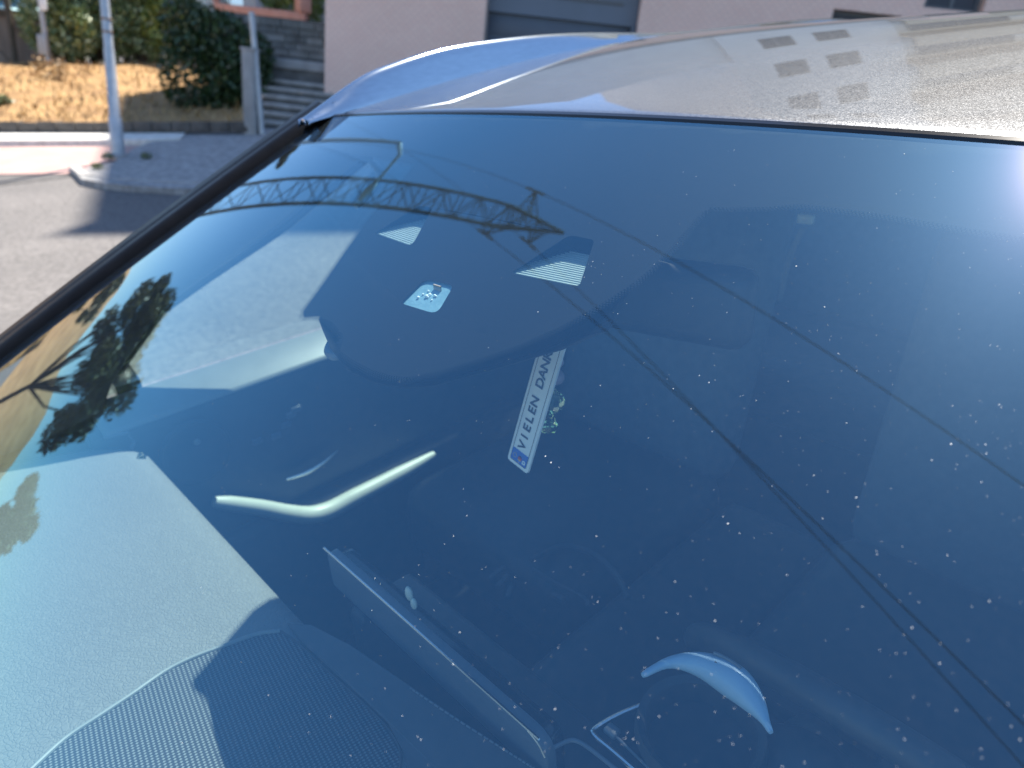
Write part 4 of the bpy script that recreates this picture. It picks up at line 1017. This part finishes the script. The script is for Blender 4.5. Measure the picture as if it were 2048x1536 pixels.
pp = [on_dash(*p, .0012) for p in smooth_curve([np.array(q, float) for q in gout[8:15]], 5)]
C_(MB().tube(pp, .0014, 8), 'piping', 'dark_plastic', dash, smooth=True)
# dark rear pad between grille and screen, with a stitched edge
pad_px = [(574, 1246), (622, 1250), (700, 1290), (820, 1372), (920, 1440), (1000, 1492), (1080, 1540), (980, 1640), (830, 1580), (806, 1500), (776, 1444), (724, 1394), (664, 1340), (604, 1284)]
pts = [on_dash(*p, .004) for p in pad_px]
C_(MB().prism(pts, (0, 0, -.006)), 'rear_pad', 'soft_plastic', dash)
st = [on_dash(*p, .0055) for p in smooth_curve([np.array(q, float) for q in [(820, 1376), (900, 1430), (1000, 1494), (1070, 1538)]], 9)]
for a, b in zip(st, st[1:]): C_(MB().tube([a, a + (b - a)*.7], .0009, 5), 'stitch', 'belt', dash)
# small pale lumps added as a sunlit spot behind the screen
def sunlit(x, y, m=.012):                      # first point along the view ray still lit over the roof header
    v = ray(x, y); k = SUN_C[1] / SUN_C[2]
    t = (-.078 - m - k * (-CC[2] - .045) - CC[1]) / (v[1] - k * v[2]); return CC + v * t
pc = sunlit(818, 1187); cl_ = C_(MB().ball(pc, .0085, (.55, .4, 1.0), 12, 8), 'sun_spot', 'trim', dash, smooth=True)
C_(MB().ball(pc + np.array([.006, 0, -.009]), .0075, (.5, .4, .9), 12, 8), 'sun_spot_wing', 'trim', cl_, smooth=True)
# clear washer-like button on the left dash end, and dash end vent
C_(MB().lathe(on_dash(282, 912, .002), [(0, .004), (.004, .0035), (.006, 0), (.007, -.003)], EYE, 16), 'clip_button', 'crystal', dash, smooth=True)
ev = [atx(x, y, -.655) for x, y in ((208, 875), (255, 866), (268, 884), (262, 898))]
C_(MB().tube(ev, .003, 6), 'end_vent', 'screen', dash)
# --- central screen
sA, sB = aty(662, 1088, -.300), aty(1098, 1486, -.300)
x0, x1, zt = sA[0] - .002, sB[0] + .004, .5*(sA[2] + sB[2])
def slab(x0, x1, z0, z1, y, th, r):
    poly = round_poly([(x0, y, z0), (x1, y, z0), (x1, y, z1), (x0, y, z1)], r, 7); return MB().prism(poly, (0, th, 0))
scr = C_(slab(x0, x1, zt - .052, zt, -.306, .010, [.004, .01, .024, .012]), 'centre_screen', 'screen', bevel=.0035)
C_(slab(x0 + .004, x1 - .004, zt - .16, zt - .004, -.294, .012, .016), 'display_glass', 'gloss_black', scr, bevel=.003)
C_(MB().hexa([(x0+.06, -.32, zt - .15), (x1-.06, -.32, zt - .15), (x1-.06, -.297, zt - .15), (x0+.06, -.297, zt - .15)], [(x0+.06, -.304, zt - .06), (x1-.06, -.304, zt - .06), (x1-.06, -.297, zt - .06), (x0+.06, -.297, zt - .06)]), 'bracket', 'dark_plastic', scr)
hlp = [(x0 + .008, -.306, zt - .0005), (x0 + .02, -.306, zt - .0002), (x1 - .034, -.306, zt - .0002), (x1 - .022, -.306, zt - .0012), (x1 - .010, -.306, zt - .0065), (x1 - .003, -.306, zt - .016)]
C_(MB().tube(smooth_curve([np.array(q) for q in hlp], 6), .0013, 6), 'edge_highlight', 'chrome', scr, smooth=True)  # added strip standing in for the sky highlight along the top edge
# --- instrument hood, vents, wheel
M['satin'] = mat('satin hood in sky blue', (0.34, 0.5, 0.66), (0.37, 0.53, 0.69), scale=30, rough=0.3)  # blue of the mirrored sky put into the hood's base colour
outer = smooth_curve([atz(x, y, -.372) for x, y in ((1284, 1350), (1335, 1312), (1400, 1305), (1470, 1332), (1520, 1392), (1546, 1464))], 6)
inner = smooth_curve([atz(x, y, -.380) for x, y in ((1286, 1351), (1345, 1338), (1408, 1356), (1468, 1398), (1508, 1438), (1538, 1466))], 6)
mid_ = [(np.array(a) + np.array(b)) / 2 for a, b in zip(outer, inner)]
rad_ = [max(.0012, np.linalg.norm(np.array(a) - np.array(b)) * .52 * math.sin(math.pi * (i + .5) / len(outer)) ** .35) for i, (a, b) in enumerate(zip(outer, inner))]
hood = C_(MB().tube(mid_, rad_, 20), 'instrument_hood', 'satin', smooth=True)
lbp = [.72*np.array(outer[i]) + .28*np.array(inner[i]) + np.array([0, 0, .0115]) for i in (14, 15, 16, 17, 18, 19)]
C_(MB().tube(lbp, .0013, 6), 'label_strip', 'belt', hood)
lbp = [.38*np.array(outer[i]) + .62*np.array(inner[i]) + np.array([0, 0, .0115]) for i in (14, 15, 16, 17, 18, 19)]
C_(MB().tube(lbp, .0013, 6), 'label_strip', 'belt', hood)
hub = atz(1405, 1420, -.405)
C_(MB().lathe(hub + np.array([0, 0, -.03]), [(.052, 0), (.05, .012), (.044, .008), (.04, -.01), (0, -.012)], EYE, 28), 'gauge_pod', 'dark_plastic', hood, smooth=True)
C_(MB().ball(atz(1610, 1545, -.45), .035, (1.3, 1, .7)), 'column_cowl', 'dark_plastic', dash, smooth=True)
for pl_, r_, m_ in ((((1296, 1405), (1238, 1429), (1192, 1456), (1188, 1470), (1225, 1502), (1275, 1545)), .0022, 'chrome'), (((1106, 1496), (1130, 1484), (1150, 1481), (1178, 1496), (1240, 1545)), .0018, 'screen'), (((1230, 1470), (1260, 1500), (1310, 1548)), .0012, 'screen')):
    C_(MB().tube(smooth_curve([atz(x, y, -.45) for x, y in pl_], 5), r_, 8), 'vent_frame', m_, dash, smooth=True)
C_(MB().box(atz(1224, 1462, -.45), EYE, (.006, .005, .003)), 'vent_tab', 'screen', dash, bevel=.002)
# vents block below them, filling the middle of the dash
C_(MB().box((.18, -.26, -.58), EYE, (.30, .045, .07)), 'vent_block', 'dark_plastic', dash, bevel=.01)
wc = np.array([.37, -.03, -.56]); wn = np.array([0, .82, .57]); wn /= np.linalg.norm(wn); w1 = np.array([1.0, 0, 0]); w2 = np.cross(wn, w1)
rim = [wc + (w1*math.cos(t) + w2*math.sin(t))*.182 for t in np.linspace(0, 2*math.pi, 49)]
wh = C_(MB().tube(rim, .015, 10, caps=False), 'steering_wheel', 'seat', smooth=True)
C_(MB().ball(wc - wn*.02, .075, (1, .8, .45), ax=np.stack([w1, w2, wn])), 'hub', 'dark_plastic', wh, smooth=True)
for a in (0, math.pi, -math.pi/2): C_(MB().beam(wc, wc + (w1*math.cos(a) + w2*math.sin(a))*.18, .035, .016), 'spoke', 'dark_plastic', wh)
# --- centre console and door lower panel
co = C_(MB().box((.02, .12, -.92), EYE, (.11, .42, .14)), 'centre_console', 'dark_plastic', bevel=.03)
for pts_, r_ in ((((1062, 1122), (1120, 1094), (1180, 1105), (1230, 1146), (1256, 1196)), .005), (((1064, 1138), (1110, 1166), (1168, 1196), (1176, 1212)), .003), (((1104, 1188), (1128, 1202)), .006)):
    C_(MB().tube(smooth_curve([atz(x, y, -.74) for x, y in pts_], 5), r_, 8), 'console_ring', 'soft_plastic', co, smooth=True)
for a_, b_ in (((978, 1158), (1008, 1134)), ((994, 1174), (1016, 1150)), ((1014, 1196), (1024, 1168))):
    C_(MB().beam(atz(*a_, -.74), atz(*b_, -.74), .008, .006), 'console_key', 'soft_plastic', co, bevel=.002)
# --- seats
for sx in (-.36, .37):
    st = C_(MB().box((sx, .32, -.84), EYE, (.25, .26, .09)), 'front_seat', 'seat', bevel=.06)
    ab = np.array([0, .26, .966]); AXS = np.stack([np.array([1.0, 0, 0]), np.cross(ab, (1, 0, 0)), ab])
    C_(MB().box((sx, .66, -.50), AXS, (.235, .065, .31)), 'backrest', 'seat_back', st, bevel=.055)
    C_(MB().box((sx, .77, -.135), AXS, (.125, .05, .085)), 'headrest', 'seat_back', st, bevel=.045)
    for k in (-.05, .05): C_(MB().tube([(sx + k, .745, -.24), (sx + k, .77, -.15)], .007, 8), 'headrest_rod', 'chrome', st)
rs = C_(MB().box((0, 1.35, -.84), EYE, (.62, .26, .1)), 'rear_seat', 'seat', bevel=.06)
C_(MB().box((0, 1.66, -.48), np.stack([np.array([1.0, 0, 0]), np.cross((0, .26, .966), (1, 0, 0)), np.array([0, .26, .966])]), (.60, .06, .33)), 'backrest', 'seat_back', rs, bevel=.05)
# belt with pale anchor seen at the back of the cabin
ba = aty(1612, 438, .62)
an = C_(MB().box(ba, EYE, (.014, .006, .008)), 'belt_anchor', 'trim', bevel=.003)
bp = [aty(1608, 455, .62), aty(1590, 490, .63), aty(1572, 540, .66), aty(1560, 600, .70)]
rows = [[p + np.array([-.005, 0, 0]), p + np.array([.005, 0, 0])] for p in smooth_curve(bp, 4)]
b_ = C_(MB().grid(rows), 'seat_belt', 'belt'); mo = b_.modifiers.new('t', 'SOLIDIFY'); mo.thickness = .002
# --- mirror
mc = at(1262, 585, .67); 
mr = C_(MB().box(mc, np.stack([np.array([.975, .22, 0]), np.array([-.22, .975, 0]), np.array([0, 0, 1.0])]), (.118, .018, .038)), 'inner_mirror', 'dark_plastic', bevel=.017)
C_(MB().box(mc + np.array([-.005, .0185, 0]), np.stack([np.array([.975, .22, 0]), np.array([-.22, .975, 0]), np.array([0, 0, 1.0])]), (.108, .002, .031)), 'mirror_face', 'chrome', mr)
# --- cabin shell
hl = [[roofpt(u, y) + np.array([0, 0, -.035]) for u in np.linspace(-.6, .6, 15)] for y in np.linspace(.03, 2.2, 18)]
C_(MB().grid(hl), 'headliner', 'headliner', smooth=True)
C_(MB().box((0, .6, -1.16), EYE, (.72, 1.2, .02)), 'cabin_floor', 'rubber')
C_(MB().box((0, -.52, -.82), EYE, (.7, .02, .33)), 'firewall', 'dark_plastic')
C_(MB().box((0, 2.02, -.70), EYE, (.68, .02, .30)), 'boot_panel', 'dark_plastic')
for sg in (-1, 1):
    C_(MB().hexa([(sg*.69, .64, -1.2), (sg*.69, 2.3, -1.2), (sg*.74, 2.3, -1.2), (sg*.74, .64, -1.2)], [(sg*.665, .64, -.44), (sg*.665, 2.3, -.44), (sg*.74, 2.3, -.42), (sg*.74, .64, -.42)]), 'rear_door', 'soft_plastic')
    C_(MB().hexa([(sg*.68, .60, -.44), (sg*.68, .70, -.44), (sg*.745, .70, -.44), (sg*.745, .60, -.44)], [(sg*.62, .60, -.06), (sg*.62, .70, -.06), (sg*.66, .70, -.06), (sg*.66, .60, -.06)]), 'centre_pillar', 'gloss_black')
    rows = [[(sg*.742, .71, -.42), (sg*.742, 1.95, -.42)], [(sg*.655, .71, -.085), (sg*.655, 1.75, -.085)]]
    C_(MB().grid(rows), 'rear_side_window', 'side_glass', fix=False)
    C_(MB().hexa([(sg*.66, 1.95, -.44), (sg*.60, 2.42, -.44), (sg*.72, 2.45, -.44), (sg*.745, 1.95, -.44)], [(sg*.60, 1.75, -.06), (sg*.56, 2.2, -.03), (sg*.62, 2.2, -.03), (sg*.655, 1.75, -.06)]), 'rear_pillar', 'paint')
rows = [[(x, 2.26, -.055 - .05*abs(x)) for x in np.linspace(-.57, .57, 9)], [(x, 2.50, -.44) for x in np.linspace(-.66, .66, 9)]]
C_(MB().grid(rows), 'rear_window', 'side_glass', fix=False)
sp_rows = [[np.array([x, y, .055 - .055*x*x - (0 if k else .05) + (.048*math.cos(min(1, abs(x)/.52)*math.pi/2) if k == 2 else 0)]) for x in np.linspace(-.52, .52, 27)] for k, y in ((0, 2.06), (1, 2.10), (2, 2.22), (1, 2.34), (0, 2.36))]
C_(MB().grid(sp_rows), 'rear_spoiler', 'paint', smooth=True)
# --- outer body, bonnet, wheels
def hw_(y): return .885 * max(0.0, 1 - abs((y - .42) / 2.24) ** 6) ** .38
def ztop_(y): return -.455 - (.17 * max(0, (-.86 - y) / .95) ** 1.4 if y < -.86 else 0) - (.05 * max(0, (y - 2.2) / .45) if y > 2.2 else 0)
by = np.concatenate([[-1.815, -1.80, -1.76, -1.68, -1.55], np.linspace(-1.35, 2.2, 30), [2.4, 2.52, 2.6, 2.645, 2.655]])
rows = []
for y in by:
    h = hw_(y); zt = ztop_(y)
    rows.append([np.array([sg*h*k, y, z]) for sg, k, z in [(-1, .80, -1.33), (-1, .965, -1.28), (-1, 1.0, -1.0), (-1, .995, -.72), (-1, .97, zt - .06), (-1, .92, zt - .01), (-1, .845, zt)]])
for sg in (-1, 1):
    C_(MB().grid([[p * np.array([-sg, 1, 1]) if sg == 1 else p for p in r] for r in rows]), 'body_side', 'paint', smooth=True)
C_(MB().grid([[np.array([hw_(y)*.80*f, y, -1.33]) for f in np.linspace(-1, 1, 5)] for y in by]), 'underbody', 'rubber')
hy = [y for y in by if y < -.80] + [-.80]
C_(MB().grid([[np.array([hw_(y)*.845*f, y, ztop_(y) + .035*(1 - f*f)]) for f in np.linspace(-1, 1, 17)] for y in hy]), 'bonnet', 'paint', smooth=True)
C_(MB().grid([[np.array([.75*f, -.80 + (KY*.3*f*f if k else 0) , -.452 + .03*(1-f*f)]) if k == 0 else surf(gw(.90)*f*1.0, .90) - np.array([0, 0, .012]) for f in np.linspace(-1, 1, 17)] for k in (0, 1)]), 'wiper_cowl', 'rubber')
C_(MB().grid([[np.array([hw_(y)*.845*f, y, ztop_(y)]) for f in np.linspace(-1, 1, 5)] for y in by if y > 2.3]), 'boot_lid', 'paint')
yn = by[0]; hn = hw_(yn); zn = ztop_(yn)
C_(MB().hexa([(-hn-.02, yn - .012, -1.33), (hn+.02, yn - .012, -1.33), (hn+.02, yn + .03, -1.33), (-hn-.02, yn + .03, -1.33)], [(-hn-.02, yn - .012, zn + .01), (hn+.02, yn - .012, zn + .01), (hn+.02, yn + .03, zn + .01), (-hn-.02, yn + .03, zn + .01)]), 'front_bumper', 'paint', bevel=.01)
gl2 = C_(MB().hexa([(-.42, -1.845, -1.0), (.42, -1.845, -1.0), (.42, -1.70, -1.0), (-.42, -1.70, -1.0)], [(-.46, -1.845, -.80), (.46, -1.845, -.80), (.46, -1.70, -.80), (-.46, -1.70, -.80)]), 'grille', 'gloss_black', bevel=.02)
for k in range(4): C_(MB().box((0, -1.85, -.97 + .05*k), EYE, (.41, .006, .007)), 'grille_bar', 'chrome', gl2)
for sx in (-1, 1): C_(MB().ball((sx*.60, -1.70, -.80), .12, (1.25, .75, .55), 20, 12), 'headlight', 'gloss_black', smooth=True)
for sx in (-1, 1):
    for wy in (-1.12, 1.68):
        c = np.array([sx*.775, wy, -1.22]); AXW = np.stack([np.array([0, 1.0, 0]), np.array([0, 0, 1.0]), np.array([sx*1.0, 0, 0])])
        w = C_(MB().lathe(c, [(.20, -.1), (.31, -.11), (.328, -.08), (.33, 0), (.328, .08), (.31, .105), (.215, .10)], AXW, 36), 'wheel', 'tyre', smooth=True)
        C_(MB().lathe(c, [(.215, .10), (.21, .06), (.06, .075), (0, .08)], AXW, 36), 'rim', 'alu', w, smooth=True)
for sg in (-1, 1):
    om = C_(MB().ball((sg*.95, -.32, -.36), .1, (1.0, .55, .75)), 'door_mirror', 'paint', smooth=True)
    C_(MB().beam((sg*.76, -.33, -.43), (sg*.93, -.32, -.40), .04, .03), 'mirror_arm', 'gloss_black', om)

# ================================================================== THINGS HANGING FROM THE MIRROR
pt, pb = at(1109, 672, .62), at(1037, 922, .67)
dn = (pb - pt) / np.linalg.norm(pb - pt)
def px_of(p): c = CR @ (np.asarray(p) - CC); return np.array([1024 + FPX*c[0]/c[2], 768 + FPX*c[1]/c[2]])
best = None
for a in np.linspace(-60, 80, 281):
    w = np.array([math.cos(R_(a)), math.sin(R_(a)), 0]); w -= dn*(w @ dn); w /= np.linalg.norm(w)
    d = px_of(pb + w*.02) - px_of(pb); e = abs(math.atan2(d[1], d[0]) - math.atan2(150, 190))
    if best is None or e < best[0]: best = (e, w)
pwid = best[1]; pn = np.cross(pwid, dn); pn /= np.linalg.norm(pn)
if pn @ (CC - pb) < 0: pn = -pn
LEN = np.linalg.norm(pb - pt) + .012; WID = .0262
d20 = np.linalg.norm(px_of(pb + pwid*WID) - px_of(pb)); WID *= 52 / d20
pc = (pt + pb)/2
plate = thing('hanging_plate', 'small white hanging plate reading VIELEN DANK below the inner mirror', 'plate', mtx=MCAR @ Matrix.Translation(pc))
def PL(x, y, z=0): return pwid*x - dn*y + pn*z     # plate-local (x across, y up)
def pl_poly(x0, x1, y0, y1, r, z): return [PL(*p[:2], z) for p in round_poly([(x0, y0, 0), (x1, y0, 0), (x1, y1, 0), (x0, y1, 0)], r, 5)]
hw2, hl2 = WID/2, LEN/2
MB().prism(pl_poly(-hw2, hw2, -hl2, hl2, .0035, 0), -pn*.0028).build('board', 'white', plate, bevel=.0005)
def ring(x0, x1, y0, y1, r, t, z):
    a = pl_poly(x0, x1, y0, y1, r, z); b = pl_poly(x0+t, x1-t, y0+t, y1-t, max(r-t, .0005), z); n = len(a)
    return MB().add(a + b, [(i, (i+1) % n, n+(i+1) % n, n+i) for i in range(n)])
ring(-hw2+.0033, hw2-.0033, -hl2+.0033, hl2-.0033, .0022, .0006, .0003).build('border', 'ink', plate, fix=False)
MB().prism(pl_poly(-hw2+.0040, hw2-.0040, -hl2+.0040, -hl2+.0165, .0008, .0002), pn*.0002).build('blue_field', 'blue', plate)
def text(s, size, x, y, rot, m, shear=0.0, z=.0005, space=1.0):
    cu = bpy.data.curves.new('text', 'FONT'); cu.body = s; cu.size = size; cu.shear = shear; cu.align_x = 'CENTER'; cu.align_y = 'CENTER'; cu.space_character = space; cu.extrude = .00012; cu.offset = .00028
    to = bpy.data.objects.new('tmp', cu); COL.objects.link(to)
    dg = bpy.context.evaluated_depsgraph_get(); me = bpy.data.meshes.new_from_object(to.evaluated_get(dg)); bpy.data.objects.remove(to)
    c, sn = math.cos(rot), math.sin(rot)
    for v in me.vertices:
        X, Y, Zz = v.co; v.co = Vector(PL(x + c*X - sn*Y, y + sn*X + c*Y, z + Zz))
    me.materials.clear(); me.materials.append(M[m]); return me
def add_text(name, *a, **k):
    o = bpy.data.objects.new(name, text(*a, **k)); COL.objects.link(o); o.parent = plate; return o
ty = -hl2 + .0195
ch = (2*hl2 - .0195 - .006) / 12.4
for i, c in enumerate('VIELEN DANK'):
    if c != ' ': add_text('letter', c, .0140, -.0004, ty + (i + .5)*ch - .001, math.pi/2, 'ink', shear=.0)
for o in [o for o in plate.children if o.name.startswith('letter')]:
    o.data.vertices  # flat print
MB().lathe(PL(.0012, -hl2 + .0095, .0005), [(.0027, 0), (.0027, .0002), (0, .0002)], np.stack([pwid, -dn, pn]), 20).build('red_disc', 'red', plate)
MB().prism([PL(.0012 + .0026*math.cos(t), -hl2 + .0095 + .0026*math.sin(t), .0008) for t in np.linspace(math.pi*1.15, math.pi*1.85, 10)], pn*.0002).build('gold_segment', 'gold', plate)
MB().prism([PL(.0012 + .0026*math.cos(t), -hl2 + .0095 + .0026*math.sin(t), .0008) for t in np.linspace(math.pi*.15, math.pi*.85, 10)], pn*.0002).build('black_segment', 'ink', plate)
add_text('country_letter', 'D', .0055, .0075, -hl2 + .0080, math.pi/2, 'white')
for k in range(12):
    t = 2*math.pi*k/12; MB().lathe(PL(-.0062 + .0024*math.cos(t), -hl2 + .0098 + .0024*math.sin(t), .0005), [(.0004, 0), (0, .0001)], np.stack([pwid, -dn, pn]), 6).build('star', 'gold', plate)
MB().tube([PL(0, hl2 - .003, -.001), PL(0, hl2 + .05, .0)], .0012, 6).build('cord', 'cord', plate)
op = at(1118, 680, .70)
orn = thing('hanging_ornament', 'bead and cut crystal ornament on a yellow cord beside the VIELEN DANK plate', 'ornament', mtx=MCAR @ Matrix.Translation(op))
def OB(x, y): return at(x, y, .70)
MB().tube([OB(1120, 640), OB(1118, 690), OB(1117, 714)], .0026, 8).build('cord', 'cord', orn, op, smooth=True)
MB().ball(OB(1116, 724), .0062, (1, 1, .92), 20, 14).build('bead', 'mauve', orn, op, smooth=True)
MB().ball(OB(1112, 754), .0088, (1, 1, .95), 20, 14).build('bead', 'mauve', orn, op, smooth=True)
MB().ball(OB(1106, 802), .0125, (1, 1, 1.05), 9, 7).build('crystal', 'crystal', orn, op)
MB().lathe(OB(1097, 852), [(0, -.004), (.009, -.004), (.0105, -.001), (.0075, .006), (.0055, .012), (.006, .016), (0, .019)], EYE, 8).build('crystal', 'crystal', orn, op)

# ================================================================== DUST on the windscreen
mb = MB(); ico = [(0, 0, 1), (.894, 0, .447), (.276, .851, .447), (-.724, .526, .447), (-.724, -.526, .447), (.276, -.851, .447)]
fcs = [(0, 1, 2), (0, 2, 3), (0, 3, 4), (0, 4, 5), (0, 5, 1)]
cnt = 0
while cnt < 900:
    x, y = rng.uniform(300, 2120), rng.uniform(250, 1560)
    if rng.random() > .22 + .6 * min(1, max(0, (x - 500) / 900)) : continue
    u, s = us(x, y)
    if abs(u) > gw(s) - .01 or s < .004: continue
    if x > 1300 and y > 1000 and rng.random() < .45: continue
    c = surf(u, s) + gnorm(u, s) * .0001; n_ = gnorm(u, s); e1 = np.cross(n_, (0, 1, 0)); e1 /= np.linalg.norm(e1); e2 = np.cross(n_, e1)
    r = .000125 * math.exp(rng.normal() * .42)
    if rng.random() < .012: r *= 2.3
    st = rng.uniform(.8, 1.5)
    mb.add([c + (e1*a + e2*b*st)*r + n_*d*r*.7 for a, b, d in ico], fcs); cnt += 1
dust = mb.build('dust', 'dust', fix=False); dust.matrix_world = MCAR
tag(dust, 'pale dust specks scattered over the windscreen', None, kind='stuff')
